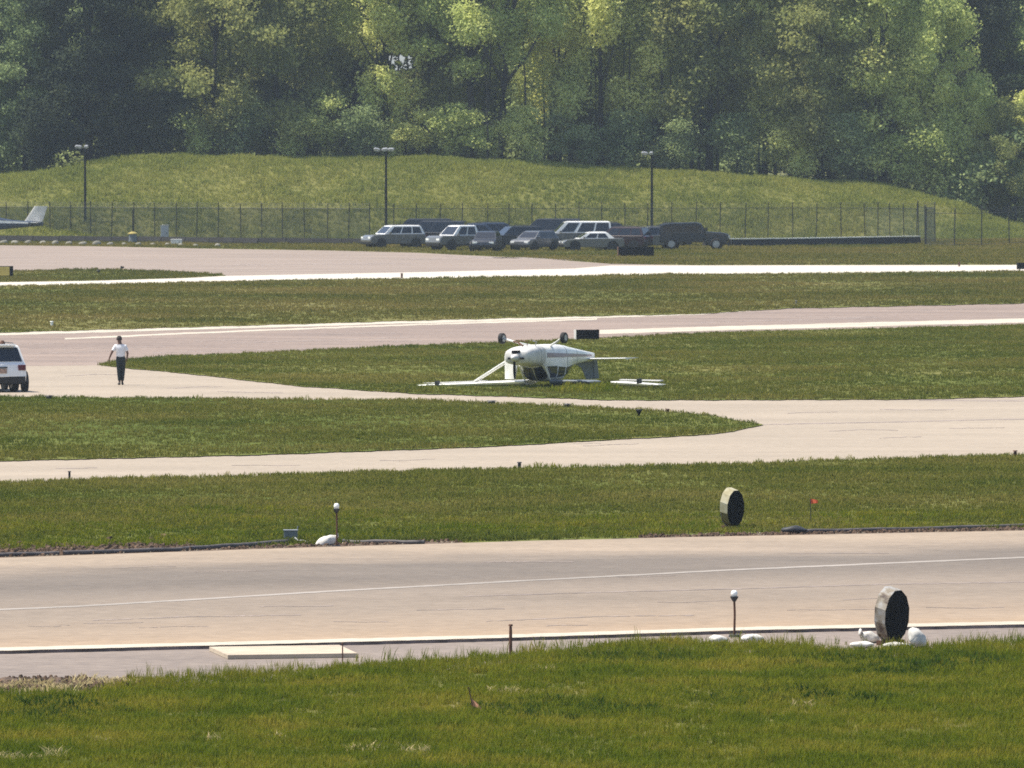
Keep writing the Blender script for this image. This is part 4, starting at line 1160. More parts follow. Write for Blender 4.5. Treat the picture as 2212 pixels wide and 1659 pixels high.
        MB().loft([[p + u * .12 * math.cos(k * math.pi / 5) + v * .06 * math.sin(k * math.pi / 5) for k in range(10)] for p in (a, b)]).build('wing_strut', 'white', root, smooth=True)
    # tail
    for s in (-1, 1):
        rings = [foil_ring(-4.35, 1.05, s * .05, 1.36, .7), foil_ring(-4.5, .80, s * 1.66, 1.36, .7)]
        tp = MB().loft(T(rings)).build('tailplane', 'white', root)
        MB().add([Vector(p) + Z for p in ((-5.41, s * .1, 1.385), (-5.85, s * .12, 1.37), (-5.68, s * 1.72, 1.37), (-5.31, s * 1.72, 1.385), (-5.41, s * .1, 1.345), (-5.85, s * .12, 1.36), (-5.68, s * 1.72, 1.36), (-5.31, s * 1.72, 1.345))],
                 [(0, 1, 2, 3), (7, 6, 5, 4), (0, 4, 5, 1), (1, 5, 6, 2), (2, 6, 7, 3), (3, 7, 4, 0)]).build('elevator', 'white_darkened', tp)
    ft = 2.22 if crushed else 2.75
    k = (ft - 1.45)
    MB().loft(T([foil_ring(-3.3, 2.0, 1.48, 0, .3, 'z'), foil_ring(-4.2, 1.15, 1.72, 0, .45, 'z'), foil_ring(-4.2 - .62 * k, .72, ft, 0, .5, 'z')])).build('fin', 'box_grey' if crushed else 'white_darkened', root)
    MB().add([Vector(p) + Z for p in ((-5.36, .03, 1.45), (-5.75, .01, 1.45), (-5.45 - .6 * k, .01, ft), (-4.95 - .6 * k, .03, ft), (-5.36, -.03, 1.45), (-5.75, -.01, 1.45), (-5.45 - .6 * k, -.01, ft), (-4.95 - .6 * k, -.03, ft))],
             [(0, 1, 2, 3), (7, 6, 5, 4), (0, 4, 5, 1), (1, 5, 6, 2), (2, 6, 7, 3), (3, 7, 4, 0)]).build('rudder', 'box_grey' if crushed else 'white_darkened', root)
    # undercarriage
    tm, rm = wheel_mesh(.225, .17)
    for s in (-1, 1):
        pts = [Vector((-.35, s * .40, .70)) + Z, Vector((.0, s * .75, .58)) + Z, Vector((.36, s * 1.14, .40)) + Z]
        g = MB()
        g.loft([[p + Vector((.10 * math.cos(a), .0, .045 * math.sin(a))) for a in np.linspace(0, 2 * math.pi, 9)[:-1]] for p in pts])
        leg = g.build('gear_leg', 'white', root, smooth=True)
        w = tm.build('tyre', 'tyre', leg, smooth=True); w.location = Vector((.38, s * 1.24, .38)) + Z
        w = rm.build('rim', 'metal', leg); w.location = Vector((.38, s * 1.24, .38)) + Z
    return st, Z

PSI = 23
c0 = G(1162, 839)
# turned over on its back: roll by 180 degrees, lean slightly, then head towards the camera's left
plane_root = thing('overturned_airplane', 'white high-wing light aeroplane lying upside down on the grass with its wheels in the air', 'airplane', c0 + Vector((0, 0, ZL)))
head = Vector((-math.sin(R(PSI)), -math.cos(R(PSI)), 0))
yaw = math.atan2(head.y, head.x)
plane_root.rotation_euler = (Matrix.Rotation(yaw, 4, 'Z') @ Matrix.Rotation(R(1.2), 4, 'X') @ Matrix.Rotation(math.pi, 4, 'X')).to_euler()
plane_root.scale = (1, 1, .9)
highwing(plane_root, -2.40)
DZ = Vector((0, 0, -2.40))
sp = MB().loft([[Vector((x, r_ * math.cos(a), 1.14 + r_ * math.sin(a))) + DZ for a in np.linspace(0, 2 * math.pi, 15)[:-1]] for x, r_ in ((2.04, .16), (2.18, .15), (2.3, .09), (2.36, .02))]).build('spinner', 'white_darkened', plane_root, smooth=True)
for sgn in (1, -1):
    ring = []
    for t_ in (0, .25, .6, .9, 1):
        w_ = (.028 + .035 * math.sin(math.pi * min(1, t_ * .9 + .1))) * (1 if t_ < 1 else .5)
        tw = 1.15 - .5 * t_
        bend = .0 if sgn > 0 else -.22 * max(0, t_ - .3)
        c = Vector((2.14 + bend, .02, 1.14 + sgn * (.08 + (.80 if sgn > 0 else .22) * t_))) + DZ
        ring.append([c + Vector((math.sin(tw) * w_ * a - math.cos(tw) * b * .012, math.cos(tw) * w_ * a + math.sin(tw) * b * .012, 0)) for a, b in ((-1, 0), (0, 1), (1, 0), (0, -1))])
    MB().loft(ring).build('propeller_blade', 'matt_black', plane_root)
# broken nose gear: bent fork and torn links above the belly
MB().tube([Vector(p) + DZ for p in ((1.35, 0, .68), (1.2, .25, .53), (1.0, .52, .50))], .035, 6).build('nose_gear_leg', 'rust', plane_root)
MB().tube([Vector(p) + DZ for p in ((1.2, -.1, .68), (1.25, -.15, .50), (1.3, .1, .46), (1.1, .35, .44))], .018, 5).build('torn_link', 'rust', plane_root)
MB().tube([Vector(p) + DZ for p in ((1.0, -.35, .68), (1.05, -.42, .52), (1.1, -.3, .47))], .02, 5).build('torn_link', 'metal', plane_root)
# open cabin door on the nose-left side as seen
q = [(.30, 1.10), (-.62, 1.10), (-.62, 2.06), (.0, 2.06)]
hinge = Vector((.34, .575, 0))
Rz = Matrix.Rotation(R(-58), 3, 'Z') @ Matrix.Rotation(R(0), 3, 'X')
vsd = [hinge + Rz @ Vector((x - .34, -.0, 0)) + Vector((0, 0, z)) + DZ for x, z in q] + [hinge + Rz @ Vector((x - .34, -.045, 0)) + Vector((0, 0, z)) + DZ for x, z in q]
MB().add(vsd, [(0, 1, 2, 3), (7, 6, 5, 4), (0, 4, 5, 1), (1, 5, 6, 2), (2, 6, 7, 3), (3, 7, 4, 0)]).build('cabin_door', 'white', plane_root)

# parked aircraft with only its tail in view, at the left edge
pt = thing('parked_airplane', 'parked dark-blue light aeroplane at the left edge, only its tail with pale fin in view', 'airplane', G(-28, 518.5), R(174))
Z0 = 0
st = [(3.6, .85, 1.3, .35), (2.6, .75, 1.5, .55), (1.5, .72, 2.0, .58), (.6, .75, 2.15, .56), (-.8, .8, 1.85, .5), (-2.2, .95, 1.62, .36), (-3.6, 1.08, 1.52, .2), (-4.6, 1.16, 1.45, .08)]
MB().loft([sq_ring(*s) for s in st]).build('fuselage', 'car_blue', pt, smooth=True)
for s in (-1, 1):
    sy2 = lambda x, z: (lambda b, t, w: w * max(.05, 1 - abs((z - (b + t) / 2) / ((t - b) / 2)) ** 3.4) ** (1 / 3.4))(*fuselage_at(st, x))
    q = [Vector((x, s * (sy2(x, z) + .012), z)) for x, z in ((1.2, 1.42), (-1, 1.38), (-3.4, 1.34), (-3.4, 1.46), (-1, 1.6), (1.2, 1.75))]
    MB().add(q, [tuple(range(6))]).build('white_stripe', 'white', pt, fixn=False)
    MB().loft([foil_ring(1.1, 1.55, s * .4, .85), foil_ring(.9, 1.1, s * 4.8, 1.1)]).build('wing', 'white', pt)
    MB().loft([foil_ring(-3.5, .85, s * .05, 1.40, .6), foil_ring(-3.75, .65, s * 1.75, 1.42, .6)]).build('tailplane', 'white', pt)
    tm, rm = wheel_mesh(.22, .16)
    leg = MB().tube([(0, s * 1.2, .8), (0, s * 1.25, .25)], .05, 6).build('gear_leg', 'metal', pt)
    w = tm.build('tyre', 'tyre', leg, smooth=True); w.location = (0, s * 1.33, .22)
MB().loft([foil_ring(-3.05, 1.5, 1.50, 0, .4, 'z'), foil_ring(-3.9, 1.05, 2.75, 0, .5, 'z')]).build('fin', 'white_darkened', pt)
MB().loft([[Vector((-.4 + x, .55 * math.cos(a) * k, 2.0 + .42 * math.sin(a) * k)) for a in np.linspace(0, math.pi, 9)] for x, k in ((1.6, .3), (1.2, .9), (.2, 1), (-.5, .4))], closed=False, cap=False).build('canopy', 'glass', pt, smooth=True, fixn=False)
leg = MB().tube([(2.7, 0, .8), (2.75, 0, .25)], .05, 6).build('gear_leg', 'metal', pt)

# ------------------------------------------------------------------ people
def skinned(name, verts, edges, radii, m, parent, sub=2, root=0):
    me = bpy.data.meshes.new(name)
    me.from_pydata([tuple(v) for v in verts], edges, [])
    o = bpy.data.objects.new(name, me); COL.objects.link(o)
    md = o.modifiers.new('skin', 'SKIN'); md.use_smooth_shade = True
    sv = me.skin_vertices[0].data
    for i, r in enumerate(radii):
        sv[i].radius = r if isinstance(r, tuple) else (r, r)
        sv[i].use_root = (i == root)
    s = o.modifiers.new('sub', 'SUBSURF'); s.levels = sub; s.render_levels = sub
    dg = bpy.context.evaluated_depsgraph_get()
    nm = bpy.data.meshes.new_from_object(o.evaluated_get(dg))
    o.modifiers.clear(); o.data = nm
    nm.materials.clear(); nm.materials.append(M[m])
    nm.polygons.foreach_set('use_smooth', [True] * len(nm.polygons))
    o.parent = parent
    return o

def person(label, loc, rotz):
    t = thing('person', label, 'person', loc, rotz)
    # joints: x to the right, y forward (the way the person faces), z up
    J = dict(pel=(0, 0, .98), wai=(0, .01, 1.10), che=(-.01, .0, 1.32), shc=(-.015, 0, 1.46), nek=(-.03, .0, 1.54), hd0=(-.045, .02, 1.62), hd1=(-.055, .03, 1.72), hd2=(-.055, .02, 1.77),
             shl=(-.19, 0, 1.45), ell=(-.335, -.03, 1.22), wrl=(-.42, .06, 1.0), pal=(-.44, .08, .93),
             shr=(.165, 0, 1.44), elr=(.255, -.05, 1.18), wrr=(.235, .10, .98), par=(.225, .13, .91),
             hpl=(-.09, 0, .92), knl=(-.065, .02, .50), anl=(-.045, -.02, .09), tol=(-.07, .14, .035),
             hpr=(.09, 0, .92), knr=(.085, .05, .50), anr=(.055, .05, .09), tor=(.085, .21, .035))
    names = list(J)
    rad = dict(pel=(.155, .115), wai=(.15, .115), che=(.165, .125), shc=(.11, .09), nek=.06, hd0=.078, hd1=.092, hd2=.06, shl=.062, ell=.044, wrl=.030, pal=(.03, .02), shr=.062, elr=.044, wrr=.030, par=(.03, .02),
               hpl=.095, knl=.06, anl=.04, tol=.035, hpr=.095, knr=.06, anr=.04, tor=.035)
    E = [('pel', 'wai'), ('wai', 'che'), ('che', 'shc'), ('shc', 'nek'), ('nek', 'hd0'), ('hd0', 'hd1'), ('hd1', 'hd2'), ('shc', 'shl'), ('shl', 'ell'), ('ell', 'wrl'), ('wrl', 'pal'), ('shc', 'shr'), ('shr', 'elr'), ('elr', 'wrr'), ('wrr', 'par'),
         ('pel', 'hpl'), ('hpl', 'knl'), ('knl', 'anl'), ('anl', 'tol'), ('pel', 'hpr'), ('hpr', 'knr'), ('knr', 'anr'), ('anr', 'tor')]
    V = [J[n] for n in names]; RD = [rad[n] for n in names]
    ED = [(names.index(a), names.index(b)) for a, b in E]
    # five fingers on each palm
    for side, w, sx in (('pal', 'wrl', -1), ('par', 'wrr', 1)):
        p = Vector(J[side]); b = names.index(side)
        for k, (dy, ln) in enumerate(((.028, .075), (.010, .085), (-.009, .08), (-.027, .062))):
            o = len(V)
            V += [tuple(p + Vector((0, dy, -.03))), tuple(p + Vector((-sx * .008, dy * 1.1 + .008, -.03 - ln * .55))), tuple(p + Vector((-sx * .024, dy * 1.1 + .012, -.03 - ln)))]
            RD += [.012, .0095, .008]; ED += [(b, o), (o, o + 1), (o + 1, o + 2)]
        o = len(V)
        V += [tuple(p + Vector((-sx * .01, .035, .015))), tuple(p + Vector((-sx * .02, .06, -.02)))]
        RD += [.012, .009]; ED += [(b, o), (o, o + 1)]
    body = skinned('body', V, ED, RD, 'skin', t, 2)
    # face: brow, nose, mouth, ears, eyes on the far side from the camera
    hc = Vector(J['hd1'])
    MB().loft([[hc + Vector((x * s, .085 + y, z)) for x in (-1, 1)] for s, y, z in ((.008, 0, .01), (.014, .025, -.03), (.012, .0, -.04))], closed=False, cap=False).build('nose', 'skin', t, fixn=False)
    for s in (-1, 1):
        MB().box(hc + Vector((s * .034, .083, .005)), (.024, .012, .010)).build('eye', 'hair', t)
        MB().loft([[hc + Vector((s * (.090 + d), .0 + .022 * math.cos(a) * k, -.015 + .034 * math.sin(a) * k)) for a in np.linspace(0, 2 * math.pi, 9)[:-1]] for d, k in ((0, .8), (.012, 1), (.018, .6))]).build('ear', 'skin', t)
    MB().box(hc + Vector((0, .082, -.062)), (.045, .012, .008)).build('mouth', 'red_lens', t)
    hair = MB(); rings = []
    for th in np.linspace(.02, 1.75, 8):
        rr = .103
        rings.append([hc + Vector((rr * math.sin(th) * math.cos(a) * .95, rr * math.sin(th) * math.sin(a) * 1.02 - .008, .012 + rr * math.cos(th) * 1.02 - (.02 if math.sin(a) < 0 else -.015) * th)) for a in np.linspace(0, 2 * math.pi, 17)[:-1]])
    hair.loft(rings).build('hair', 'hair', t, smooth=True)
    g = lambda n: J[n]
    # shirt with short sleeves, trousers, shoes, belt
    sv_ = [g('pel'), (0, .005, .98), g('wai'), g('che'), g('shc'), (-.028, 0, 1.50), g('shl'), (-.275, -.017, 1.31), (-.30, -.021, 1.265), g('shr'), (.218, -.028, 1.30), (.232, -.036, 1.25)]
    skinned('shirt', sv_[1:], [(0, 1), (1, 2), (2, 3), (3, 4), (3, 5), (5, 6), (6, 7), (3, 8), (8, 9), (9, 10)],
            [(.182, .14), (.182, .14), (.195, .145), (.125, .10), .075, .082, .075, .078, .082, .075, .078], 'shirt', t, 2)
    tv = [(0, 0, 1.15), g('pel'), g('hpl'), g('knl'), (-.047, -.012, .13), g('hpr'), g('knr'), (.058, .05, .13)]
    skinned('trousers', tv, [(0, 1), (1, 2), (2, 3), (3, 4), (1, 5), (5, 6), (6, 7)], [(.172, .13), (.172, .13), .108, .082, .068, .108, .082, .068], 'trousers', t, 2)
    MB().loft([[Vector((.172 * math.cos(a), .128 * math.sin(a), z)) for a in np.linspace(0, 2 * math.pi, 21)[:-1]] for z in (1.02, 1.05)]).build('belt', 'shoe', t, smooth=True)
    for nm, (ax, ay) in (('l', (-.05, -.02)), ('r', (.058, .05))):
        sx = -.02 if nm == 'l' else .025
        MB().loft([[Vector((ax + sx * u + w_ * math.cos(a), ay - .07 + .30 * u, max(.002, hz + hz * .95 * math.sin(a)))) for a in np.linspace(0, 2 * math.pi, 11)[:-1]] for u, w_, hz in ((0, .028, .035), (.15, .043, .055), (.5, .045, .045), (.8, .05, .034), (1, .025, .02))]).build('shoe', 'shoe', t, smooth=True)
    return t
person('person in a white short-sleeved shirt and dark trousers standing on the pavement, seen from behind', G(261, 831.5, ZP), R(6))

# ------------------------------------------------------------------ small airfield things
def edge_light(px, py, ytop, label, glass_h):
    base = G(px, py, ZP); h = at(px, ytop, base.y).z - base.z
    t = thing('runway_light', label, 'runway light', base, 0, 'lamps on thin stems beside the runway')
    MB().tube([(0, 0, -.02), (0.01, 0, h * .5), (0, 0, h - glass_h - .05)], .022, 8).build('stem', 'rust', t)
    MB().tube([(0, 0, h - glass_h - .10), (0, 0, h - glass_h - .03), (0, 0, h - glass_h)], [.03, .075, .085], 10).build('lamp_base', 'dark_metal', t)
    MB().tube([(0, 0, h - glass_h), (0, 0, h - glass_h * .5), (0, 0, h - glass_h * .12), (0, 0, h)], [.058, .066, .05, .02], 12).build('lamp_glass', 'lens_white', t, smooth=True)
    MB().tube([(0, 0, 0), (0, 0, .05)], [.12, .10], 10).build('base_plate', 'dark_metal', t)
    return t
edge_light(727, 1183, 1087, 'white-topped lamp on a thin stem beside the big white sandbag at the far runway edge', .13)
edge_light(1586, 1376, 1275, 'white-topped lamp on a rusty stem between two sandbags at the near runway edge', .12)

def sandbag(px, py, L_, W, H_, rz, tilt, label, z=ZP, seed=0, neck=True):
    g = random.Random(seed)
    t = thing('sandbag', label, 'sandbag', G(px, py, z), R(rz), 'white sandbags weighing down airfield fittings')
    t.rotation_euler = (0, -tilt, R(rz))
    rings = []
    n = 14
    for i in range(11):
        u = i / 10
        k = math.sin(math.pi * min(.985, max(.02, u * .93 + .035))) ** .55
        ring = []
        for j in range(n):
            a = 2 * math.pi * j / n
            wr = 1 + .10 * math.sin(a * 3 + u * 9 + seed) + .05 * math.sin(a * 7 - u * 17 + seed) + .06 * g.uniform(-1, 1)
            ring.append(((u - .5) * L_, W / 2 * k * math.cos(a) * wr, H_ * .5 + H_ * .5 * k * math.copysign(abs(math.sin(a)) ** .8, math.sin(a)) * wr))
        rings.append(ring)
    MB().loft(rings).build('bag', 'bag', t, smooth=True)
    if neck:
        MB().loft([[(L_ / 2 * s, r_ * math.cos(a), H_ * .55 + r_ * math.sin(a) + (s - .95) * .2) for a in np.linspace(0, 6.283, 9)[:-1]] for s, r_ in ((.92, .07), (1.02, .03), (1.12, .075), (1.22, .06))]).build('tied_neck', 'bag', t, smooth=True)
    return t
sandbag(709, 1181, .52, .36, .26, 10, .35, 'large white sandbag slumped against the lamp stem at the far runway edge', seed=1)
sandbag(1551, 1391, .36, .28, .17, 170, .1, 'small white sandbag left of the lamp at the near runway edge', seed=2, neck=False)
sandbag(1625, 1390, .44, .32, .18, 5, 0, 'smooth white sandbag right of the lamp at the near runway edge', seed=3, neck=False)
sandbag(1862, 1400, .46, .32, .13, 0, 0, 'flat white sandbag lying left of the big black-faced drum', seed=4, neck=False)
sandbag(1876, 1389, .38, .3, .22, 200, .25, 'crumpled sandbag leaning on the left side of the big black-faced drum', seed=5)
sandbag(1969, 1387, .42, .34, .28, 155, .9, 'upright grey sandbag behind the right side of the big black-faced drum', z=ZP + .16, seed=6, neck=False)
sandbag(1936, 1401, .52, .4, .12, 4, 0, 'sandbag flattened under the big black-faced drum', seed=7, neck=False)

def drum(px, py, hgt, face_w, depth, yaw, label, side, side_low, tilt=0.0, z=ZP, lift=0.0):
    """twelve-sided shallow box standing on edge; its black face looks along -y of its own frame"""
    t = thing('drum_marker', label, 'marker', G(px, py, z) + Vector((0, 0, lift)), R(yaw), 'many-sided drum markers beside the runway')
    r = hgt / 2 / math.cos(math.pi / 12); rx = face_w / hgt
    def oct_(k, y, dzz=0): return [Vector((r * k * rx * math.cos(a), y, hgt / 2 + dzz + r * k * math.sin(a))) for a in [math.pi / 12 + j * math.pi / 6 for j in range(12)]]
    tl = Matrix.Rotation(tilt, 3, 'X')
    q = lambda ring: [tl @ p for p in ring]
    MB().add(q(oct_(.985, -.012)) + q(oct_(.985, .02)), [tuple(range(12)), tuple(range(23, 11, -1))] + [(j, j + 12, (j + 1) % 12 + 12, (j + 1) % 12) for j in range(12)]).build('face', 'matt_black', t)
    for j in range(12):
        a0, b0, c0_, d0 = oct_(1, 0)[j], oct_(1, 0)[(j + 1) % 12], oct_(1.03, depth, .05)[(j + 1) % 12], oct_(1.03, depth, .05)[j]
        i = [p.lerp(Vector((0, p.y, hgt / 2)), .05) for p in (a0, b0, c0_, d0)]
        low = (a0.z + b0.z) / 2 < hgt * .45
        MB().add([tl @ p for p in (a0, b0, c0_, d0)] + [tl @ p for p in i], [(0, 1, 2, 3), (7, 6, 5, 4), (0, 4, 5, 1), (1, 5, 6, 2), (2, 6, 7, 3), (3, 7, 4, 0)]).build('side_panel', side_low if low else side, t)
    MB().add(q(oct_(1.0, depth - .03)) + q(oct_(1.0, depth - .002)), [tuple(range(12)), tuple(range(23, 11, -1))] + [(j, j + 12, (j + 1) % 12 + 12, (j + 1) % 12) for j in range(12)]).build('back', 'drum_old', t)
    for sx in (-1, 1):
        MB().box((sx * face_w * .24, depth / 2, -.015 + .0), (.07, depth * 1.5, .09)).build('foot', 'rust', t)
    return t
drum(1935, 1393, .98, 1.0, .22, 61, 'larger many-sided drum with black face and weathered white side at the near runway edge', 'drum_old', 'drum_old', .05, lift=.06)
drum(1588, 1141, .88, .84, .20, 60, 'smaller many-sided drum with black face and cream and brown side beyond the runway', 'drum_yellow', 'drum_brown', .03, z=ZL, lift=.04)

def panel_sign(px, py, w, h, d, yaw, label, front, side, z=ZL, leg=.12, name='airfield_sign'):
    t = thing(name, label, 'sign', G(px, py, z), R(yaw), 'low sign boxes on the airfield')
    MB().box((0, 0, leg + h / 2), (w, d, h)).build('sign_box', 'matt_black', t, bevel=.02)
    MB().box((0, -d / 2 - .006, leg + h / 2), (w * .94, .012, h * .88)).build('panel', front, t)
    MB().box((-w / 2 - .012, 0, leg + h / 2), (.03, d * 1.08, h * 1.03)).build('end_cap', side, t)
    MB().box((w / 2 + .012, 0, leg + h / 2), (.03, d * 1.08, h * 1.03)).build('end_cap', 'matt_black', t)
    for sx in (-.36, .36):
        MB().tube([(sx * w, 0, -.03), (sx * w, 0, leg)], .035, 6).build('leg', 'dark_metal', t)
    return t
panel_sign(1267, 735, 1.02, .42, .34, 14, 'black sign box on the grass edge right of the upturned wheels', 'matt_black', 'white_darkened', leg=.05)  # left end cap coloured white for sunlight falling on the black box
panel_sign(1373, 556, 2.5, .66, .5, 6, 'wide dark sign box on the grass in front of the parked row', 'matt_black', 'rust', z=0, leg=.10)
panel_sign(1, 598, 1.6, .62, .3, -28, 'dull yellow sign with a black end on the grass island at the left edge', 'sign_yellow', 'matt_black', leg=.05)
panel_sign(2216, 584, 1.1, .42, .34, 10, 'dark sign box on the pale taxiway at the right edge', 'matt_black', 'matt_black', z=.03, leg=.08)

def stake(px, py, ytop, r, m, label, z=ZL, name='marker_post', tilt=0.0, cap=None):
    b = G(px, py, z); h = max(.1, at(px, ytop, b.y).z - z)
    t = thing(name, label, 'post', b, 0)
    t.rotation_euler = (0, tilt, 0)
    MB().tube([(0, 0, -.1), (0, 0, h * .8), (0, 0, h)], [r, r, r * .8], 8).build('shaft', m, t)
    MB().tube([(0, 0, h), (0, 0, h + .03)], [r * 1.5, r * 1.2], 8).build('cap', cap or m, t)
    return t
stake(1103, 1415, 1352, .03, 'rust', 'thin rusty post at the near runway edge standing in front of the white line', ZP, 'thin_post')
stake(740, 1438, 1391, .012, 'rust', 'very thin rod beside the right end of the pale concrete slab', ZP, 'thin_rod')
stake(150, 1035, 1020, .032, 'black', 'short dark post on the grass edge of the taxiway, near the left side', ZL)
stake(1122, 1011, 1000, .05, 'dark_metal', 'short dark post on the middle of the taxiway grass edge', ZL)
stake(2193, 991, 975, .05, 'rust', 'short brown post on the taxiway grass edge at the right side', ZL)
stake(1062, 874, 867, .12, 'dark_metal', 'squat dark marker on the grass point below the overturned aeroplane', ZL)
stake(1225, 880, 874, .09, 'black', 'low dark marker below the right wing of the overturned aeroplane', ZL)
stake(1442, 892, 885, .05, 'rust', 'small brown marker near the tip of the grass point', ZL)
stake(106, 862, 856, .10, 'black', 'low dark marker on the grass edge right of the white car', ZL)
stake(868, 600, 591, .07, 'rust', 'small brown marker at the edge of the pale far taxiway', ZL)
stake(213, 590, 584, .09, 'black', 'small black marker low in the grass island at the left', ZL)
stake(2072, 575, 567, .06, 'rust', 'small dark marker beyond the far taxiway on the right', ZL)
stake(1720, 657, 650, .05, 'stone', 'pale small marker in the grass beyond the far runway, right side', ZL)
stake(112, 704, 695, .06, 'lens_white', 'pale small marker in the grass beyond the far runway, left side', ZL)
# upside-down cone shaped marker
t = thing('cone_marker', 'dark cone-shaped marker with its point down on the tip of the grass point', 'marker', G(1380, 899, ZL))
MB().tube([(0, 0, .0), (0, 0, .05), (0, 0, .2)], [.015, .03, .11], 10).build('cone', 'matt_black', t)
MB().tube([(0, 0, .2), (0, 0, .23)], [.115, .1], 10).build('rim', 'black', t)
t = thing('wind_flag', 'tiny dark flag on a short rod at the edge of the apron island', 'flag', G(261, 586, ZL))
MB().tube([(0, 0, 0), (0, 0, .34)], .025, 6).build('rod', 'black', t)
MB().add([(0, 0, .34), (.22, .02, .30), (.2, .0, .2), (0, 0, .18), (0, .012, .34), (.22, .032, .30), (.2, .012, .2), (0, .012, .18)], [(0, 1, 2, 3), (7, 6, 5, 4), (0, 4, 5, 1), (1, 5, 6, 2), (2, 6, 7, 3), (3, 7, 4, 0)]).build('cloth', 'black', t)
# orange flag beyond the runway
b = G(1751, 1135, ZL); h = at(1751, 1077, b.y).z - ZL
t = thing('orange_flag', 'small orange flag on a thin wire beyond the runway, right of the smaller drum', 'flag', b)
MB().tube([(.012, 0, -.05), (.0, 0, h * .6), (-.01, 0, h)], .01, 6).build('wire', 'dark_metal', t)
MB().loft([[(x - .01, .02 * math.sin(x * 30), h - .0 - x * .2), (x - .01, .02 * math.sin(x * 30 + .5), h - .13 + x * .12)] for x in (0, .05, .1, .15, .19)], cap=False, closed=False).build('cloth', 'orange', t, fixn=False)
# faded orange cloth on a stick in the near grass
b = G(1018, 1538, 0)
t = thing('faded_flag', 'faded orange cloth hanging on a leaning stick in the near grass', 'flag', b)
hh = at(1012, 1484, b.y).z
MB().tube([(.03, 0, -.05), (.0, 0, hh * .5), (-.05, 0, hh)], .011, 6).build('stick', 'rust', t)
MB().loft([[(x * .9 - .01, .03 * math.sin(x * 26), .24 - x * .75), (x * .9 + .02, .03 * math.sin(x * 26 + 1), .10 - x * .35)] for x in (0, .05, .1, .15, .18)], cap=False, closed=False).build('cloth', 'pale_orange', t, fixn=False)

# pale concrete slab lying at the runway edge, over a dark gap
pts = [(452, 1397), (492, 1415), (772, 1411), (733, 1393)]
zt = ZR + .022
q = [G(x, y, zt) for x, y in pts]; c = sum(q, Vector()) / 4
t = thing('concrete_slab', 'long pale concrete slab lying at the near runway edge on the left', 'slab', (c.x, c.y, ZP))
top = [p - Vector((c.x, c.y, ZP)) for p in q]
MB().add(top + [p - Vector((0, 0, .075)) for p in top], [(3, 2, 1, 0), (4, 5, 6, 7)] + [(k, (k + 1) % 4, (k + 1) % 4 + 4, k + 4) for k in range(4)]).build('slab', 'slab_concrete', t)
MB().add([p * .97 - Vector((0, 0, .078)) for p in top] + [p * .97 - Vector((0, 0, .10)) for p in top], [(3, 2, 1, 0), (4, 5, 6, 7)] + [(k, (k + 1) % 4, (k + 1) % 4 + 4, k + 4) for k in range(4)]).build('base', 'lip', t)

# erosion pipes along the far runway edge
def pipe(pts, r, label, zs=None):
    P = [G(x, y, r * .8 + ZL + (0 if zs is None else zs[i])) for i, (x, y) in enumerate(pts)]
    t = thing('drain_pipe', label, 'pipe', (P[0].x, P[0].y, 0))
    o = Vector((P[0].x, P[0].y, 0))
    full = []
    for i in range(len(P) - 1):
        for k in range(4): full.append(P[i].lerp(P[i + 1], k / 4) - o + Vector((0, random.uniform(-.04, .04), random.uniform(-.012, .012))))
    full.append(P[-1] - o)
    MB().tube(full, r, 10).build('tube', 'pipe', t, smooth=True)
    for e in (0, -1):
        d = (full[1] - full[0]).normalized() if e == 0 else (full[-1] - full[-2]).normalized()
        MB().tube([full[e] - d * .05, full[e] + d * .02], r * 1.18, 10).build('collar', 'dark_metal', t)
    return t
pipe([(-300, 1207), (0, 1199), (200, 1193), (380, 1187), (520, 1178), (622, 1170)], .055, 'long grey pipe lying along the far runway edge on the left')
pipe([(745, 1170), (830, 1171), (915, 1172)], .05, 'short grey pipe right of the big white sandbag')
pipe([(1715, 1148), (1900, 1144), (2080, 1139), (2300, 1133)], .05, 'grey pipe along the far runway edge on the right, running out of view')
# box and scraps by the sandbag
t = thing('junction_box', 'small blue-grey box in the grass left of the big white sandbag', 'box', G(628, 1168, ZL))
MB().box((0, 0, .12), (.32, .28, .24)).build('box', 'box_grey', t, bevel=.02)
MB().box((0, 0, .25), (.35, .31, .02)).build('lid', 'metal', t)
MB().tube([(.14, .1, .2), (.17, .1, .34)], .018, 6).build('conduit', 'box_grey', t)
t = thing('white_strap', 'crumpled white strip of plastic between the grey box and the big sandbag', 'debris', G(655, 1176, ZP))
MB().tube([(-.2, 0, .16), (-.12, -.03, .08), (-.02, .0, .09), (.1, -.04, .04), (.2, -.06, .03)], [.02, .03, .025, .035, .02], 6).build('strip', 'bag', t)
t = thing('dark_sack', 'dark lumpy sack at the far runway edge right of the smaller drum', 'sack', G(1716, 1153, ZL), R(8))
rings = []
for i in range(9):
    u = i / 8; k = math.sin(math.pi * min(.97, max(.04, u))) ** .6
    rings.append([((u - .5) * .62, .16 * k * math.cos(a), .09 + .10 * k * math.sin(a) * (1 + .25 * math.sin(a * 2 + u * 7)) * (1.3 - .6 * u)) for a in np.linspace(0, 6.283, 13)[:-1]])
MB().loft(rings).build('sack', 'dark_metal', t, smooth=True)

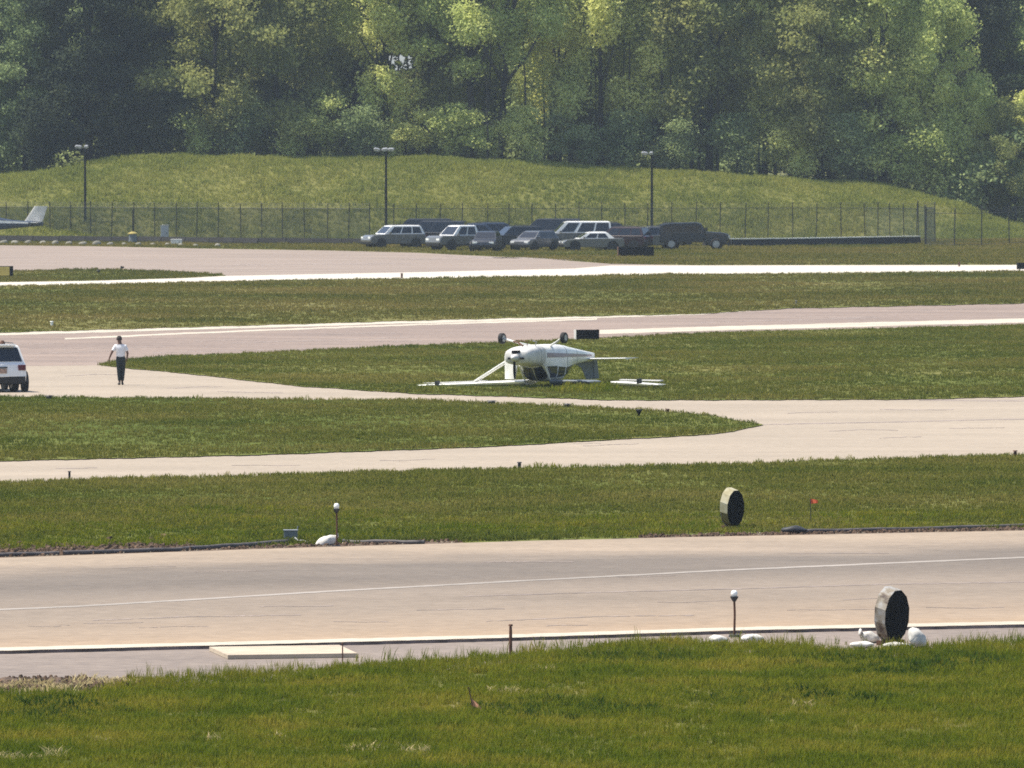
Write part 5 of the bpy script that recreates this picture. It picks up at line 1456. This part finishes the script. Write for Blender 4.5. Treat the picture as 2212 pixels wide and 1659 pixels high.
# cabinets and boxes at the foot of the fence
def cabinet(px, py, w, d, h, label, m, cap, name='utility_cabinet'):
    t = thing(name, label, 'cabinet', G(px, py, 0))
    MB().box((0, 0, h / 2), (w, d, h)).build('housing', m, t, bevel=.03)
    MB().box((0, 0, h + .02), (w * 1.06, d * 1.06, .05)).build('lid', cap, t, bevel=.01)
    MB().box((0, -d / 2 - .01, h * .52), (w * .8, .02, h * .78)).build('door', m, t)
    MB().box((w * .28, -d / 2 - .03, h * .55), (.04, .03, .12)).build('handle', 'dark_metal', t)
    return t
cabinet(356, 524, .62, .5, 1.35, 'pale grey upright cabinet in front of the mesh fence', 'cabinet', 'cabinet')
cabinet(381, 529.5, .85, .55, .42, 'low white box on the apron edge right of the pale cabinet', 'barrier_cap', 'barrier_cap', 'low_box')
t = thing('dark_bin', 'dark bin with a yellow top in front of the fence, left of the pale cabinet', 'bin', G(287, 525))
MB().tube([(0, 0, 0), (0, 0, .1), (0, 0, .72)], [.3, .34, .3], 12).build('drum', 'box_grey', t)
MB().tube([(0, 0, .72), (0, 0, .78), (0, 0, .9)], [.4, .38, .1], 12).build('lid', 'sign_yellow', t)
MB().tube([(0, 0, .88), (0, 0, 2.6)], .05, 6).build('pole', 'matt_black', t)

# clods, gravel and scraped earth along the edges
def clods(name, pts, m):
    mb = MB()
    for (x, y, z, s) in pts:
        n = 5
        vs_ = [Vector((x, y, z)) + Vector((s * random.uniform(.7, 1.3) * math.cos(a), s * random.uniform(.7, 1.3) * math.sin(a), -.02)) for a in np.linspace(0, 6.283, n + 1)[:-1]]
        up = [Vector((x, y, z + s * random.uniform(.5, 1.1))) + (v - Vector((x, y, z))) * .55 for v in vs_]
        mb.loft([vs_, up])
    return tag(mb.build(name, m, fixn=False), kind='stuff')
P = []
for _ in range(1500):
    x = random.uniform(-120, 420) if random.random() < .7 else random.uniform(420, 1000)
    dy = -abs(random.gauss(0, 9 if x < 420 else 4)) - 1
    g = G(x, RW_FAR(x) + dy, ZL); P.append((g.x, g.y, ZL, random.uniform(.02, .075) * (1.5 if x < 420 else 1)))
for _ in range(900):
    x = random.uniform(1380, 2350); g = G(x, RW_FAR(x) - abs(random.gauss(0, 2.5)) - .5, ZL); P.append((g.x, g.y, ZL, random.uniform(.02, .08)))
clods('scraped_dirt', P, 'dirt')
P = []
for _ in range(900):
    x = random.uniform(-60, 2300)
    if 1000 < x < 1370: continue
    g = G(x, RW_FAR(x) - abs(random.gauss(0, 3)) - .3, ZL); P.append((g.x, g.y, ZL, random.uniform(.012, .04)))
clods('pale_gravel', P, 'gravel')
rows_ = []
for i in range(60):
    x = -90 + i * 6.6
    k = max(0, 1 - abs(x - 110) / 190) ** .6 if x > 110 else 1.0
    h = .13 * k * (.6 + .4 * math.sin(x * .09) * math.sin(x * .031 + 1)) + .03 * k * random.random()
    c = G(x, FG_TOP(x) + 5, 0)
    rows_.append([c + Vector((0, dy, -.02 + h * zz)) for dy, zz in ((-2.4, -.2), (-1.6, .35), (-.7, .8), (0, 1), (.5, .75), (1.0, .2), (1.3, -.3))])
for r_ in rows_:
    for q_ in r_[1:-1]: q_ += Vector((random.uniform(-.03, .03), random.uniform(-.1, .1), random.uniform(-.02, .025)))
tag(MB().loft(rows_, cap=False, closed=False).build('dirt_ridge', 'dirt', fixn=False), kind='structure')
P = []
for _ in range(900):
    x = random.gauss(110, 95)
    c = G(x, FG_TOP(x) + 5, 0); P.append((c.x, c.y + random.uniform(-2.2, .9), .06 + random.uniform(-.05, .03), random.uniform(.015, .06)))
clods('dirt_clods', P, 'dirt')
P = []
for _ in range(500):
    x = random.gauss(95, 60); g = G(x, 1489 + random.gauss(0, 6), 0); P.append((g.x, g.y, .01, random.uniform(.015, .045)))
clods('pale_rubble', P, 'gravel')
c_ = lambda x: 1490
# earth bank between the runway's far edge and the mown grass
strip('earth_verge', off(RW_FAR, .5), lambda x: RW_FAR(x) - (13 if x < 380 else 5 + 2 * math.sin(x * .02)), 'dirt', ZL + .004, x0=-200, x1=1000, rows=2, jit=1.2, step=14)
strip('earth_verge', off(RW_FAR, .5), lambda x: RW_FAR(x) - 5, 'dirt', ZL + .004, x0=1380, x1=2500, rows=2, jit=1.0, step=14)

# ------------------------------------------------------------------ air
mb = MB()
x0, x1, y0, y1, z0, z1 = -2700, 2700, -500, 4700, -1.2, 42
mb.add([(x0, y0, z0), (x1, y0, z0), (x1, y1, z0), (x0, y1, z0), (x0, y0, z1), (x1, y0, z1), (x1, y1, z1), (x0, y1, z1)], [(3, 2, 1, 0), (4, 5, 6, 7), (0, 1, 5, 4), (1, 2, 6, 5), (2, 3, 7, 6), (3, 0, 4, 7)])
hm = bpy.data.materials.new('haze'); hm.use_nodes = True
hn = hm.node_tree; hn.nodes.remove(hn.nodes['Principled BSDF'])
pv = hn.nodes.new('ShaderNodeVolumePrincipled')
pv.inputs['Color'].default_value = (.72, .86, 1.0, 1)
pv.inputs['Density'].default_value = HAZE_DENSITY
pv.inputs['Density Attribute'].default_value = ''
hn.links.new(pv.outputs[0], hn.nodes['Material Output'].inputs['Volume'])
o = mb.build('haze', hm); tag(o, kind='stuff')
